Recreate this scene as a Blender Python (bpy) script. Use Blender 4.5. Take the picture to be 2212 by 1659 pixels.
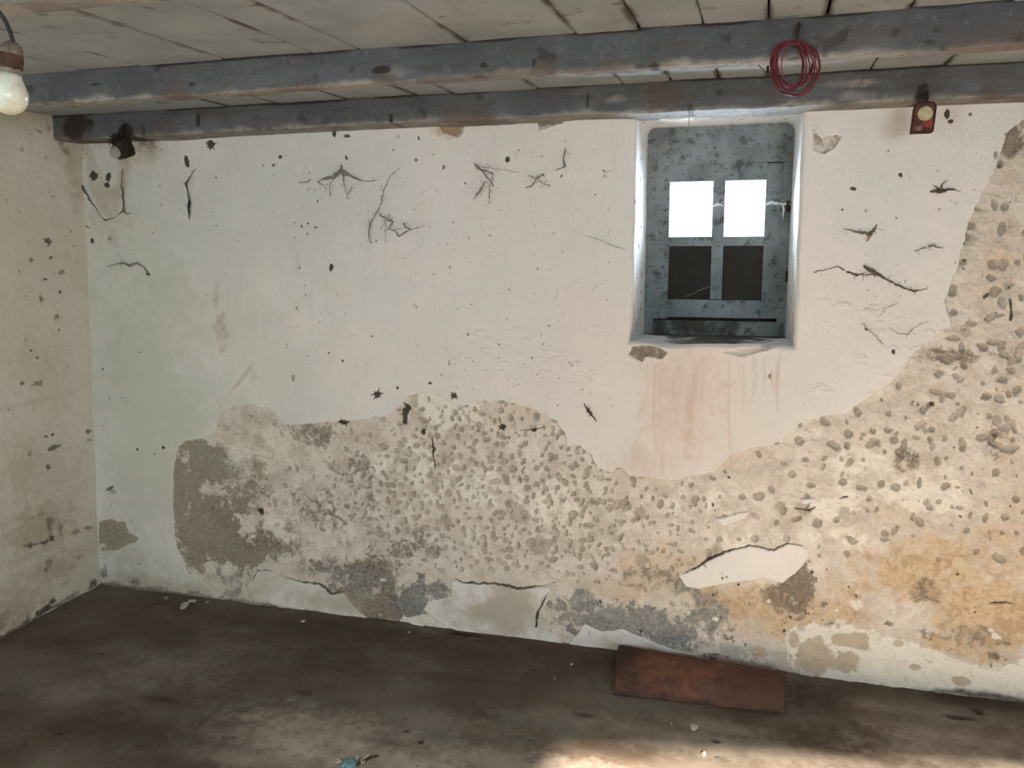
import bpy, bmesh, math, random
import numpy as np
from mathutils import Vector, Matrix
random.seed(7)
for o in list(bpy.data.objects): bpy.data.objects.remove(o, do_unlink=True)
S = bpy.context.scene
COL = S.collection

# ------------------------------------------------------------------ camera
PW, PH, F = 2212.0, 1659.0, 1850.0
AX = np.array([[0.96013, -0.04074, 0.27659], [0.27949, 0.16339, -0.94614], [-0.00665, 0.98572, 0.16826]])
CAM = np.array([0.0, 0.0, 1.5])
cd = bpy.data.cameras.new('camera'); cam = bpy.data.objects.new('camera', cd); COL.objects.link(cam)
cd.sensor_fit = 'HORIZONTAL'; cd.sensor_width = 36.0; cd.lens = F * 36.0 / PW
cd.clip_start = 0.05
U_, _, V_ = np.linalg.svd(AX); RR = U_ @ V_
m = Matrix(RR.tolist()).to_4x4(); m.translation = Vector(CAM.tolist())
cam.matrix_world = m
S.camera = cam

# ------------------------------------------------------------------ light and exposure
S.view_settings.view_transform = 'Standard'; S.view_settings.look = 'None'
S.view_settings.gamma = 1.0; S.view_settings.use_curve_mapping = False
S.view_settings.exposure = 0.08
w = bpy.data.worlds.new('sky'); S.world = w; w.use_nodes = True
bg = w.node_tree.nodes['Background']
bg.inputs['Color'].default_value = (0.74, 0.88, 1.0, 1); bg.inputs['Strength'].default_value = 7.0

def add_light(name, kind, loc, direction, energy, color, **kw):
    l = bpy.data.lights.new(name, kind); o = bpy.data.objects.new(name, l); COL.objects.link(o)
    l.energy = energy; l.color = color
    for k, v in kw.items(): setattr(l, k, v)
    o.location = loc; o.rotation_euler = Vector(direction).to_track_quat('-Z', 'Y').to_euler()
    return o
# low afternoon sun falling through the doorway behind the camera
add_light('sun', 'SUN', (0, -6, 5), (-0.245, 0.95, -0.463), 175.0, (1.0, 0.86, 0.70), angle=math.radians(2.6))
# added area fills: one in the doorway towards the left wall, one further left
add_light('doorway_fill', 'AREA', (1.35, -1.46, 1.56), (-2.0, 1, -0.12), 46.0, (0.94, 0.96, 1.0), shape='RECTANGLE', size=1.6, size_y=0.7)
add_light('side_fill', 'AREA', (-1.9, -1.46, 1.35), (0.12, 1, -0.05), 19.0, (0.76, 0.92, 1.0), shape='RECTANGLE', size=0.9, size_y=0.8)

add_light('window_daylight', 'AREA', (-0.155, 3.43, 1.62), (0, -1, -0.12), 46.0, (0.66, 0.82, 1.0), shape='RECTANGLE', size=0.62, size_y=0.36)

# ------------------------------------------------------------------ measuring helpers
def ray(px, py):
    v = np.array([px - PW / 2, PH / 2 - py, -F]); v /= np.linalg.norm(v)
    return AX @ v
def on_z(px, py, z=0.0):
    d = ray(px, py); return CAM + d * ((z - 1.5) / d[2])
def on_y(px, py, y):
    d = ray(px, py); return CAM + d * (y / d[1])
D0 = 2.92; T = math.tan(math.radians(2.5))          # the old back wall leans outwards a little
def on_wall(px, py):
    d = ray(px, py); k = (D0 + T * CAM[2]) / (d[1] - T * d[2]); return CAM + d * k
def wxz(px, py):
    p = on_wall(px, py); return p[0], p[2]
XC0 = on_z(218, 1265)[0]                              # corner with the left wall, at the floor
_c = on_wall(172, 260); LK = (_c[0] - XC0) / _c[2]     # the left wall leans inwards a little
def corner_x(z): return XC0 + LK * z
ZC = 1.985                                            # underside of the ceiling boards

# ------------------------------------------------------------------ numpy noise
def _hash(ix, iy, seed):
    h = (ix.astype(np.int64) * 374761393 + iy.astype(np.int64) * 668265263 + seed * 974711) & 0xffffffff
    h = ((h ^ (h >> 13)) * 1274126177) & 0xffffffff
    return ((h ^ (h >> 16)) & 0xffff) / 65535.0
def vn(x, y, seed=0):
    ix = np.floor(x); iy = np.floor(y); fx = x - ix; fy = y - iy
    fx = fx * fx * (3 - 2 * fx); fy = fy * fy * (3 - 2 * fy)
    a = _hash(ix, iy, seed); b = _hash(ix + 1, iy, seed); c = _hash(ix, iy + 1, seed); d = _hash(ix + 1, iy + 1, seed)
    return (a + (b - a) * fx) * (1 - fy) + (c + (d - c) * fx) * fy
def fbm(x, y, sc, octv=4, seed=0, gain=0.5):
    s = 0; a = 1.0; n = 0
    for i in range(octv):
        s = s + a * vn(x * sc + 17.3 * i, y * sc + 9.1 * i, seed + i * 31); n += a; a *= gain; sc *= 2.03
    return s / n
def sstep(a, b, x):
    t = np.clip((x - a) / (b - a), 0, 1); return t * t * (3 - 2 * t)

# ------------------------------------------------------------------ object helpers
def link(o, parent=None):
    COL.objects.link(o)
    if parent: o.parent = parent
    return o
def tag(o, label=None, cat=None, group=None, kind=None):
    if label: o['label'] = label
    if cat: o['category'] = cat
    if group: o['group'] = group
    if kind: o['kind'] = kind
    return o
def empty(name, loc=(0, 0, 0)):
    o = bpy.data.objects.new(name, None); o.location = loc; o.empty_display_size = 0.05; return link(o)
def grid_mesh(name, P, mat, mask=None, attrs=None, parent=None, smooth=True):
    """P: (rows, cols, 3)"""
    nr, nc = P.shape[:2]
    me = bpy.data.meshes.new(name)
    me.vertices.add(nr * nc); me.vertices.foreach_set('co', P.reshape(-1).astype(np.float32))
    idx = np.arange(nr * nc).reshape(nr, nc)
    q = np.stack([idx[:-1, :-1], idx[:-1, 1:], idx[1:, 1:], idx[1:, :-1]], -1)
    q = q.reshape(-1, 4) if mask is None else q[mask]
    n = len(q)
    me.loops.add(n * 4); me.loops.foreach_set('vertex_index', q.reshape(-1).astype(np.int32))
    me.polygons.add(n); me.polygons.foreach_set('loop_start', (np.arange(n) * 4).astype(np.int32))
    me.update(calc_edges=True)
    me.polygons.foreach_set('use_smooth', np.full(n, smooth))
    if attrs:
        for k, a in attrs.items():
            at = me.attributes.new(k, 'FLOAT_COLOR', 'POINT')
            at.data.foreach_set('color', a.reshape(-1).astype(np.float32))
    me.materials.append(mat)
    o = bpy.data.objects.new(name, me); return link(o, parent)
def bm_obj(name, bm, mat, parent=None, smooth=False, loc=None):
    me = bpy.data.meshes.new(name); bmesh.ops.recalc_face_normals(bm, faces=bm.faces)
    bm.to_mesh(me); bm.free(); me.materials.append(mat)
    if smooth: me.polygons.foreach_set('use_smooth', [True] * len(me.polygons))
    o = bpy.data.objects.new(name, me); link(o, parent)
    if loc is not None: o.location = loc
    return o
def box(bm, x0, x1, y0, y1, z0, z1, bevel=0.0):
    vs = [bm.verts.new((x, y, z)) for x in (x0, x1) for y in (y0, y1) for z in (z0, z1)]
    fs = [bm.faces.new([vs[i] for i in f]) for f in ((0, 1, 3, 2), (4, 6, 7, 5), (0, 4, 5, 1), (2, 3, 7, 6), (0, 2, 6, 4), (1, 5, 7, 3))]
    if bevel:
        es = list({e for f in fs for e in f.edges})
        bmesh.ops.bevel(bm, geom=es, offset=bevel, segments=2, affect='EDGES', profile=0.5)
def tube(bm, pts, rad, sides=6, flat=1.0, nrm=None, cap=True, closed=False):
    pts = [Vector(p) for p in pts]; n = len(pts)
    if not hasattr(rad, '__len__'): rad = [rad] * n
    rings = []; ref = Vector(nrm) if nrm is not None else None; up = None
    for i, p in enumerate(pts):
        if closed: t = pts[(i + 1) % n] - pts[i - 1]
        else: t = pts[min(i + 1, n - 1)] - pts[max(i - 1, 0)]
        t.normalize()
        if ref is not None: up = ref
        elif up is None: up = Vector((0, 0, 1)) if abs(t.z) < 0.9 else Vector((1, 0, 0))
        a = t.cross(up); a.normalize(); b = a.cross(t); b.normalize()
        if ref is None: up = b
        rings.append([bm.verts.new(p + a * math.cos(2 * math.pi * k / sides) * rad[i] + b * math.sin(2 * math.pi * k / sides) * rad[i] * flat) for k in range(sides)])
    for i in range(n if closed else n - 1):
        r0 = rings[i]; r1 = rings[(i + 1) % n]
        for k in range(sides): bm.faces.new((r0[k], r0[(k + 1) % sides], r1[(k + 1) % sides], r1[k]))
    if cap and not closed: bm.faces.new(rings[0]); bm.faces.new(rings[-1][::-1])
def lathe(bm, prof, sides=32, M=None):
    rings = []
    for r, z in prof:
        ring = []
        for k in range(sides):
            a = 2 * math.pi * k / sides; v = Vector((r * math.cos(a), r * math.sin(a), z))
            ring.append(bm.verts.new(M @ v if M else v))
        rings.append(ring)
    for i in range(len(rings) - 1):
        for k in range(sides): bm.faces.new((rings[i][k], rings[i][(k + 1) % sides], rings[i + 1][(k + 1) % sides], rings[i + 1][k]))
    bm.faces.new(rings[0]); bm.faces.new(rings[-1][::-1])

# ------------------------------------------------------------------ materials
class MT:
    def __init__(s, name):
        s.m = bpy.data.materials.new(name); s.m.use_nodes = True; s.t = s.m.node_tree; s.n = s.t.nodes; s.l = s.t.links
        s.b = s.n['Principled BSDF']; s.b.inputs['Roughness'].default_value = 0.9
        s.b.inputs['Specular IOR Level'].default_value = 0.25
        s.co = s.n.new('ShaderNodeTexCoord').outputs['Object']
    def put(s, sock, v):
        if isinstance(v, bpy.types.NodeSocket): s.l.new(v, sock)
        elif isinstance(v, (tuple, list)) and len(v) == 3 and sock.type == 'RGBA': sock.default_value = (*v, 1)
        else: sock.default_value = v
    def noise(s, scale, detail=4, rough=0.55, vec=None, stretch=None, dist=0.0):
        v = vec or s.co
        if stretch:
            mp = s.n.new('ShaderNodeMapping'); s.l.new(v, mp.inputs[0]); mp.inputs['Scale'].default_value = stretch; v = mp.outputs[0]
        t = s.n.new('ShaderNodeTexNoise'); t.inputs['Scale'].default_value = scale; t.inputs['Detail'].default_value = detail
        t.inputs['Roughness'].default_value = rough; t.inputs['Distortion'].default_value = dist; s.l.new(v, t.inputs['Vector']); return t.outputs['Fac']
    def voro(s, scale, feature='F1', vec=None, out='Distance'):
        t = s.n.new('ShaderNodeTexVoronoi'); t.feature = feature; t.inputs['Scale'].default_value = scale; s.l.new(vec or s.co, t.inputs['Vector']); return t.outputs[out]
    def ramp(s, v, a, b, ca=0.0, cb=1.0):
        r = s.n.new('ShaderNodeMapRange'); r.interpolation_type = 'SMOOTHSTEP'
        for k, x in enumerate((v, a, b, ca, cb)): s.put(r.inputs[k], x)
        return r.outputs[0]
    def mix(s, f, a, b, mode='MIX'):
        x = s.n.new('ShaderNodeMix'); x.data_type = 'RGBA'; x.blend_type = mode
        s.put(x.inputs[0], f); s.put(x.inputs[6], a); s.put(x.inputs[7], b); return x.outputs[2]
    def math(s, op, a, b=0.0, clamp=False):
        x = s.n.new('ShaderNodeMath'); x.operation = op; x.use_clamp = clamp; s.put(x.inputs[0], a); s.put(x.inputs[1], b); return x.outputs[0]
    def attr(s, name):
        a = s.n.new('ShaderNodeAttribute'); a.attribute_name = name
        sp = s.n.new('ShaderNodeSeparateColor'); s.l.new(a.outputs['Color'], sp.inputs[0])
        return sp.outputs[0], sp.outputs[1], sp.outputs[2], a.outputs['Alpha']
    def bump(s, h, strength=0.3, dist=0.004):
        b = s.n.new('ShaderNodeBump'); b.inputs['Strength'].default_value = strength; b.inputs['Distance'].default_value = dist
        s.l.new(h, b.inputs['Height']); s.l.new(b.outputs[0], s.b.inputs['Normal'])
    def color(s, c): s.put(s.b.inputs['Base Color'], c); return s

def plain(name, col, dark=0.6, scale=40, rough=0.85, bump=0.3, spec=0.25, metal=0.0):
    M = MT(name); n = M.noise(scale, 5)
    M.color(M.mix(M.ramp(n, 0.3, 0.7), tuple(c * dark for c in col), col))
    M.b.inputs['Roughness'].default_value = rough; M.b.inputs['Specular IOR Level'].default_value = spec; M.b.inputs['Metallic'].default_value = metal
    M.bump(n, bump); return M.m

def mott(M, mask, n, k=1.5, lo=.34, hi=.62):
    return M.ramp(M.math('ADD', mask, M.math('MULTIPLY', M.math('SUBTRACT', n, 0.5), k)), lo, hi)

def wall_mat():
    M = MT('peeling limewash over mortar')
    ex, dirt, rust, grey = M.attr('m1'); brown, ochre, pale, pock = M.attr('m2'); green, pink, patch, streak = M.attr('m3')
    n1 = M.noise(2.2, 5); n2 = M.noise(14, 8, 0.68, dist=.4); n3 = M.noise(70, 5, 0.7); n5 = M.noise(26, 7, .7, dist=.8); n4 = M.noise(6, 5, stretch=(6, 6, 0.5))
    white = M.mix(M.ramp(n1, 0.35, 0.65), (0.64, 0.645, 0.62), (0.70, 0.67, 0.63))
    white = M.mix(M.math('MULTIPLY', green, M.ramp(n2, 0.1, 0.6, 0.7, 1.0)), white, (0.475, 0.505, 0.435))
    white = M.mix(M.math('MULTIPLY', pink, 0.85), white, (0.68, 0.585, 0.52))
    white = M.mix(M.ramp(n3, 0.5, 0.75, 0, 0.22), white, (0.50, 0.48, 0.42))
    white = M.mix(M.ramp(n4, 0.52, 0.72, 0, 0.14), white, (0.50, 0.50, 0.45))
    base = M.mix(M.ramp(n2, 0.32, 0.62), (0.49, 0.435, 0.365), (0.66, 0.61, 0.535))
    base = M.mix(M.ramp(M.noise(5, 6, 0.65, dist=0.8), 0.5, 0.72, 0, 0.55), base, (0.66, 0.62, 0.56))
    base = M.mix(M.math('MULTIPLY', mott(M, ochre, n2, 1.5, .25, .95), .95), base, M.mix(M.ramp(n5, .38, .62), (0.42, 0.30, 0.185), (0.60, 0.46, 0.31)))
    base = M.mix(M.math('MULTIPLY', mott(M, brown, n5, 1.5, .36, .70), .88), base, M.mix(M.ramp(n3, .38, .64), (0.135, 0.105, 0.08), (0.245, 0.20, 0.155)))
    base = M.mix(M.math('MULTIPLY', mott(M, grey, n5, 1.9, .36, .7), .85), base, M.mix(M.ramp(n3, .35, .65), (0.125, 0.128, 0.125), (0.29, 0.29, 0.275)))
    base = M.mix(M.math('MULTIPLY', mott(M, pale, n2, 1.5, .34, .6), .85), base, (0.74, 0.71, 0.62))
    base = M.mix(M.math('MULTIPLY', green, 0.5), base, (0.36, 0.37, 0.28))
    base = M.mix(M.math('MULTIPLY', patch, M.ramp(n2, 0.2, 0.6, 0.6, 1.0)), base, (0.34, 0.245, 0.15))
    base = M.mix(M.ramp(n5, 0.56, 0.70, 0, 0.45), base, (0.36, 0.30, 0.23))
    base = M.mix(M.ramp(n3, 0.55, 0.72, 0, 0.4), base, (0.26, 0.21, 0.155))
    base = M.mix(M.math('MULTIPLY', pock, 0.78), base, (0.31, 0.26, 0.20))  # pick holes tinted dirty tan, strengthened in place of relief shading
    c = M.mix(M.ramp(M.math('ADD', ex, M.math('MULTIPLY', M.math('SUBTRACT', n3, 0.5), 0.25)), 0.42, 0.58), white, base)
    c = M.mix(M.math('MULTIPLY', rust, M.ramp(n4, 0.3, 0.65, 0.35, 1.0)), c, (0.44, 0.27, 0.165))
    c = M.mix(M.math('MULTIPLY', mott(M, streak, n2, 1.0, .1, .8), 0.85), c, (0.40, 0.36, 0.285))
    c = M.mix(M.ramp(M.math('ADD', dirt, M.math('MULTIPLY', M.math('SUBTRACT', n3, 0.5), 0.5)), 0.12, 0.9, 0, 0.95), c, (0.045, 0.04, 0.03))
    M.color(c); M.b.inputs['Roughness'].default_value = 0.95; M.b.inputs['Specular IOR Level'].default_value = 0.1
    M.bump(M.math('ADD', M.math('ADD', M.math('MULTIPLY', n5, M.math('MULTIPLY', ex, 1.3)), M.math('MULTIPLY', n2, .5)), M.math('MULTIPLY', n3, 0.6)), 0.55, 0.006)
    return M.m
def side_wall_mat():
    M = MT('yellowed limewash')
    _, dirt, rust, _ = M.attr('m1')
    n1 = M.noise(2.5, 5); n3 = M.noise(60, 5, 0.65); n2 = M.noise(9, 5)
    c = M.mix(M.ramp(n1, 0.35, 0.65), (0.63, 0.595, 0.50), (0.68, 0.645, 0.555))
    c = M.mix(M.ramp(n2, 0.5, 0.75, 0, 0.25), c, (0.50, 0.44, 0.34))
    c = M.mix(M.ramp(n3, 0.5, 0.75, 0, 0.25), c, (0.45, 0.40, 0.32))
    c = M.mix(rust, c, (0.33, 0.24, 0.15))
    c = M.mix(M.ramp(M.math('ADD', dirt, M.math('MULTIPLY', M.math('SUBTRACT', n3, 0.5), 0.6)), 0.12, 0.9, 0, 0.92), c, (0.06, 0.045, 0.03))
    M.color(c); M.b.inputs['Specular IOR Level'].default_value = 0.1
    M.bump(M.math('ADD', n2, M.math('MULTIPLY', n3, 0.5)), 0.3, 0.004); return M.m
def floor_mat():
    M = MT('trodden earth and worn cement floor')
    damp_shade, light, pit, _ = M.attr('m1')
    n1 = M.noise(1.6, 6, 0.6, dist=0.6); n2 = M.noise(9, 6, 0.62); n3 = M.noise(55, 5, 0.65); n4 = M.noise(3.2, 5, stretch=(1, 1.6, 1), dist=1.0)
    c = M.mix(M.ramp(n1, 0.38, 0.62), (0.100, 0.074, 0.055), (0.150, 0.125, 0.098))
    c = M.mix(M.ramp(n4, 0.48, 0.68, 0, 0.6), c, (0.165, 0.155, 0.13))
    c = M.mix(M.ramp(n2, 0.5, 0.75, 0, 0.4), c, (0.085, 0.055, 0.040))
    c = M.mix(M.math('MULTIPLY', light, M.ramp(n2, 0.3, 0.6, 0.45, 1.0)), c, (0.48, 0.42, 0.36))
    c = M.mix(M.math('MULTIPLY', damp_shade, 0.85), c, (0.050, 0.030, 0.024))
    c = M.mix(M.ramp(n3, 0.62, 0.8, 0, 0.3), c, (0.30, 0.26, 0.21))
    c = M.mix(pit, c, (0.035, 0.02, 0.018))
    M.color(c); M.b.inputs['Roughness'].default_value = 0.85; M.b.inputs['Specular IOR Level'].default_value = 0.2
    M.bump(M.math('ADD', n2, M.math('MULTIPLY', n3, 0.4)), 0.4, 0.006); return M.m
def board_mat():
    M = MT('limewashed ceiling boards')
    dirt, dk, _, _ = M.attr('m1')
    g = M.noise(9, 6, 0.6, stretch=(9, 0.7, 1)); n2 = M.noise(5, 6, 0.6); n3 = M.noise(50, 5)
    c = M.mix(M.ramp(n2, 0.35, 0.65), (0.235, 0.268, 0.288), (0.298, 0.332, 0.352))
    c = M.mix(M.ramp(g, 0.5, 0.75, 0, 0.35), c, (0.24, 0.235, 0.21))
    c = M.mix(M.ramp(n3, 0.6, 0.8, 0, 0.35), c, (0.42, 0.42, 0.40))
    c = M.mix(M.ramp(M.math('ADD', dirt, M.math('MULTIPLY', M.math('SUBTRACT', n3, 0.5), 0.5)), 0.15, 0.9, 0, 0.85), c, (0.08, 0.065, 0.05))
    M.color(c); M.bump(M.math('ADD', g, M.math('MULTIPLY', n3, 0.4)), 0.3, 0.003); return M.m
def beam_mat():
    M = MT('flaking blue grey paint on beam')
    dirt, plast, br, _ = M.attr('m1')
    g = M.noise(7, 6, 0.65, stretch=(0.6, 8, 8)); n2 = M.noise(6, 6, 0.6); n3 = M.noise(45, 6, 0.65)
    c = M.mix(M.ramp(n2, 0.35, 0.65), (0.084, 0.092, 0.101), (0.118, 0.128, 0.139))
    c = M.mix(M.ramp(g, 0.47, 0.62, 0, 0.55), c, (0.085, 0.080, 0.074))
    c = M.mix(M.ramp(n3, 0.54, 0.68, 0, 0.5), c, (0.165, 0.172, 0.178))
    c = M.mix(M.math('MULTIPLY', plast, M.ramp(n3, 0.25, 0.55)), c, (0.30, 0.285, 0.255))
    c = M.mix(M.math('MULTIPLY', br, M.ramp(n3, 0.2, 0.6, 0.55, 1.0)), c, (0.105, 0.078, 0.062))
    c = M.mix(M.ramp(M.math('ADD', dirt, M.math('MULTIPLY', M.math('SUBTRACT', n3, 0.5), 0.5)), 0.15, 0.9, 0, 0.9), c, (0.03, 0.022, 0.018))
    M.color(c); M.bump(M.math('ADD', g, M.math('MULTIPLY', n3, 0.6)), 0.45, 0.004); return M.m
def window_wood():
    M = MT('weathered green grey window paint')
    g = M.noise(20, 6, 0.65); n2 = M.noise(7, 5); n3 = M.noise(60, 5)
    c = M.mix(M.ramp(n2, 0.35, 0.65), (0.15, 0.175, 0.18), (0.235, 0.265, 0.275))
    c = M.mix(M.ramp(g, 0.52, 0.66, 0, 0.8), c, (0.055, 0.066, 0.062))
    c = M.mix(M.ramp(n3, 0.56, 0.72, 0, 0.8), c, (0.06, 0.06, 0.054))
    M.color(c); M.bump(M.math('ADD', g, n3), 0.35, 0.003); return M.m
def dirty_wood():
    M = MT('grimy lower window rail')
    g = M.noise(25, 6, 0.65); n2 = M.noise(8, 5)
    c = M.mix(M.ramp(n2, 0.42, 0.6), (0.05, 0.05, 0.045), (0.17, 0.21, 0.20))
    c = M.mix(M.ramp(g, 0.5, 0.7, 0, 0.8), c, (0.035, 0.03, 0.028))
    M.color(c); M.bump(g, 0.4, 0.004); return M.m
def glass_mat():
    M = MT('dusty window glass'); M.n.remove(M.b)
    tr = M.n.new('ShaderNodeBsdfTransparent'); gl = M.n.new('ShaderNodeBsdfGlossy'); gl.inputs['Roughness'].default_value = 0.03
    df = M.n.new('ShaderNodeBsdfDiffuse'); df.inputs['Color'].default_value = (0.45, 0.45, 0.42, 1)
    fr = M.n.new('ShaderNodeFresnel'); fr.inputs[0].default_value = 1.45
    a = M.n.new('ShaderNodeMixShader'); b = M.n.new('ShaderNodeMixShader')
    M.l.new(fr.outputs[0], a.inputs[0]); M.l.new(tr.outputs[0], a.inputs[1]); M.l.new(gl.outputs[0], a.inputs[2])
    M.l.new(M.ramp(M.noise(18, 5, 0.7), 0.5, 0.85, 0.005, 0.07), b.inputs[0]); M.l.new(a.outputs[0], b.inputs[1]); M.l.new(df.outputs[0], b.inputs[2])
    M.l.new(b.outputs[0], M.n['Material Output'].inputs[0]); return M.m
def tile_mat():
    M = MT('soiled terracotta')
    dk, _, _, _ = M.attr('m1')
    n2 = M.noise(11, 6, 0.65); n3 = M.noise(70, 5, 0.65); n1 = M.noise(4, 4)
    c = M.mix(M.ramp(n2, 0.35, 0.65), (0.20, 0.088, 0.056), (0.125, 0.060, 0.042))
    c = M.mix(M.ramp(n1, 0.5, 0.7, 0, 0.45), c, (0.095, 0.070, 0.054))
    c = M.mix(M.math('MULTIPLY', dk, M.ramp(n2, 0.2, 0.6, 0.6, 1.0)), c, (0.048, 0.032, 0.026))
    c = M.mix(M.ramp(n3, 0.63, 0.76, 0, 0.5), c, (0.34, 0.22, 0.17))
    M.color(c); M.bump(M.math('ADD', n2, n3), 0.5, 0.004); return M.m

WALL = wall_mat(); SIDE = side_wall_mat(); FLOOR = floor_mat(); BOARD = board_mat(); BEAM = beam_mat()
WOOD = window_wood(); GRIME = dirty_wood(); GLASS = glass_mat(); TILE = tile_mat()

# ------------------------------------------------------------------ mask painter for gridded surfaces
class Surf:
    """masks on a regular surface with coordinates u (columns) and v (rows), in metres"""
    def __init__(s, us, vs, conv):
        s.us, s.vs, s.conv = us, vs, conv
        s.U, s.V = np.meshgrid(us, vs); s.ch = {}
        s.warp1 = (fbm(s.U, s.V, 34, 4, 5, .72) - 0.5) * 3.4; s.warp2 = (fbm(s.U, s.V, 7, 5, 55, .66) - 0.5) * 3.6
    def get(s, k):
        if k not in s.ch: s.ch[k] = np.zeros(s.U.shape)
        return s.ch[k]
    def win(s, u0, u1, v0, v1):
        a, b = np.searchsorted(s.us, (u0, u1)); c, d = np.searchsorted(s.vs, (v0, v1)); return slice(c, max(d, c)), slice(a, max(b, a))
    def blob(s, k, px, py, rx, ry, val=1.0, soft=0.5, rough=0.8, ang=0.0, big=False):
        u, v = s.conv(px, py); u1, v1 = s.conv(px + 1, py); u2, v2 = s.conv(px, py + 1)
        su = math.hypot(u1 - u, v1 - v); sv = math.hypot(u2 - u, v2 - v); rx *= su; ry *= sv
        R = max(rx, ry) * (1 + soft + rough * 0.6)
        w = s.win(u - R, u + R, v - R, v + R); c = s.get(k)
        if c[w].size == 0: return
        dx = s.U[w] - u; dy = s.V[w] - v; a = math.radians(ang); ca, sa = math.cos(a), math.sin(a)
        d = np.hypot((dx * ca + dy * sa) / rx, (-dx * sa + dy * ca) / ry) + rough * ((0.42 * s.warp2[w] + 0.22 * s.warp1[w]) if big else (s.warp1[w] * .62))
        c[w] = np.maximum(c[w], val * sstep(1 + soft, 1 - soft, d))
    def stroke(s, k, pts, val=1.0, soft=0.002, rough=0.0):
        """pts: (px, py, half width px)"""
        q = [(*s.conv(p[0], p[1]), p[2] / 620.0) for p in pts]; c = s.get(k)
        for (ax, ay, ar), (bx, by, br) in zip(q[:-1], q[1:]):
            R = max(ar, br) + soft * 2 + 0.012
            w = s.win(min(ax, bx) - R, max(ax, bx) + R, min(ay, by) - R, max(ay, by) + R)
            if c[w].size == 0: continue
            X = s.U[w] + s.warp1[w] * 0.0035 * (rough > 0); Y = s.V[w] + (s.warp2[w] * .6 + s.warp1[w][::-1]) * 0.0035 * (rough > 0)
            dx, dy = bx - ax, by - ay; L = dx * dx + dy * dy + 1e-12
            t = np.clip(((X - ax) * dx + (Y - ay) * dy) / L, 0, 1)
            d = np.hypot(X - ax - t * dx, Y - ay - t * dy) - (ar + (br - ar) * t)
            c[w] = np.maximum(c[w], val * sstep(soft, -soft, d))
    def poly(s, pts, jag=0.006):
        """signed distance, positive inside, in metres"""
        q = [s.conv(*p) for p in pts]
        us = [a[0] for a in q]; vs = [a[1] for a in q]
        w = s.win(min(us) - 0.08, max(us) + 0.08, min(vs) - 0.08, max(vs) + 0.08)
        out = np.full(s.U.shape, -0.08)
        X = s.U[w] + s.warp1[w] * jag * .75; Y = s.V[w] + s.warp2[w] * jag * .6 + s.warp1[w][::-1, ::-1] * jag * .75
        d2 = np.full(X.shape, 1e9); ins = np.zeros(X.shape, bool); n = len(q)
        for i in range(n):
            ax, ay = q[i]; bx, by = q[(i + 1) % n]; dx, dy = bx - ax, by - ay; L = dx * dx + dy * dy + 1e-12
            t = np.clip(((X - ax) * dx + (Y - ay) * dy) / L, 0, 1)
            d2 = np.minimum(d2, (X - ax - t * dx) ** 2 + (Y - ay - t * dy) ** 2)
            if ay != by:
                ins ^= ((ay > Y) != (by > Y)) & (X < (bx - ax) * (Y - ay) / (by - ay) + ax)
        d = np.sqrt(d2); out[w] = np.clip(np.where(ins, d, -d), -0.08, 1); return out
    def pack(s, a, b, c, d): return np.stack([s.get(a), s.get(b), s.get(c), s.get(d)], -1)

# ------------------------------------------------------------------ back wall
WX0, WZ0 = wxz(1365, 742); WX1, WZ1 = wxz(1737, 241)   # window opening
WZ0 = wxz(1500, 744)[1]
st = 0.003
def span(a, b, h): n = max(2, int(round((b - a) / h))); return np.linspace(a, b, n + 1)
us = np.concatenate([span(XC0 - 0.03, WX0, st)[:-1], span(WX0, WX1, st)[:-1], span(WX1, 1.05, st)[:-1], span(1.05, 2.6, 0.012)])
vs = np.concatenate([span(-0.03, WZ0, st)[:-1], span(WZ0, WZ1, st)[:-1], span(WZ1, ZC + 0.06, st)])
W = Surf(us, vs, wxz)

EXPOSED = [(402,1240),(390,1205),(378,1180),(372,1130),(370,1080),(372,1040),(376,1000),(385,965),(400,955),(440,948),(462,935),(468,915),(478,890),(500,880),(540,878),(575,880),(592,895),(607,918),(650,919),(700,915),(760,908),(830,900),(860,880),(875,860),(900,850),(930,848),(955,862),(990,878),(1040,868),(1080,866),(1120,880),(1165,893),(1200,915),(1218,940),(1224,966),(1250,965),(1275,985),(1290,1012),(1320,1020),(1340,1010),(1360,1028),(1400,1032),(1440,1037),(1500,1028),(1545,1020),(1560,1000),(1580,985),(1620,968),(1690,955),(1700,930),(1745,905),(1780,898),(1830,890),(1870,862),(1910,835),(1950,800),(1975,760),(2030,720),(2058,700),(2040,650),(2060,600),(2082,530),(2095,480),(2110,440),(2148,370),(2162,320),(2180,280),(2212,255),(2300,240),(3300,200),(3300,1800),(2212,1540),(1700,1480),(1330,1440),(900,1378),(700,1345),(560,1322),(500,1305),(470,1290),(440,1262),(420,1246)]
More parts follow.
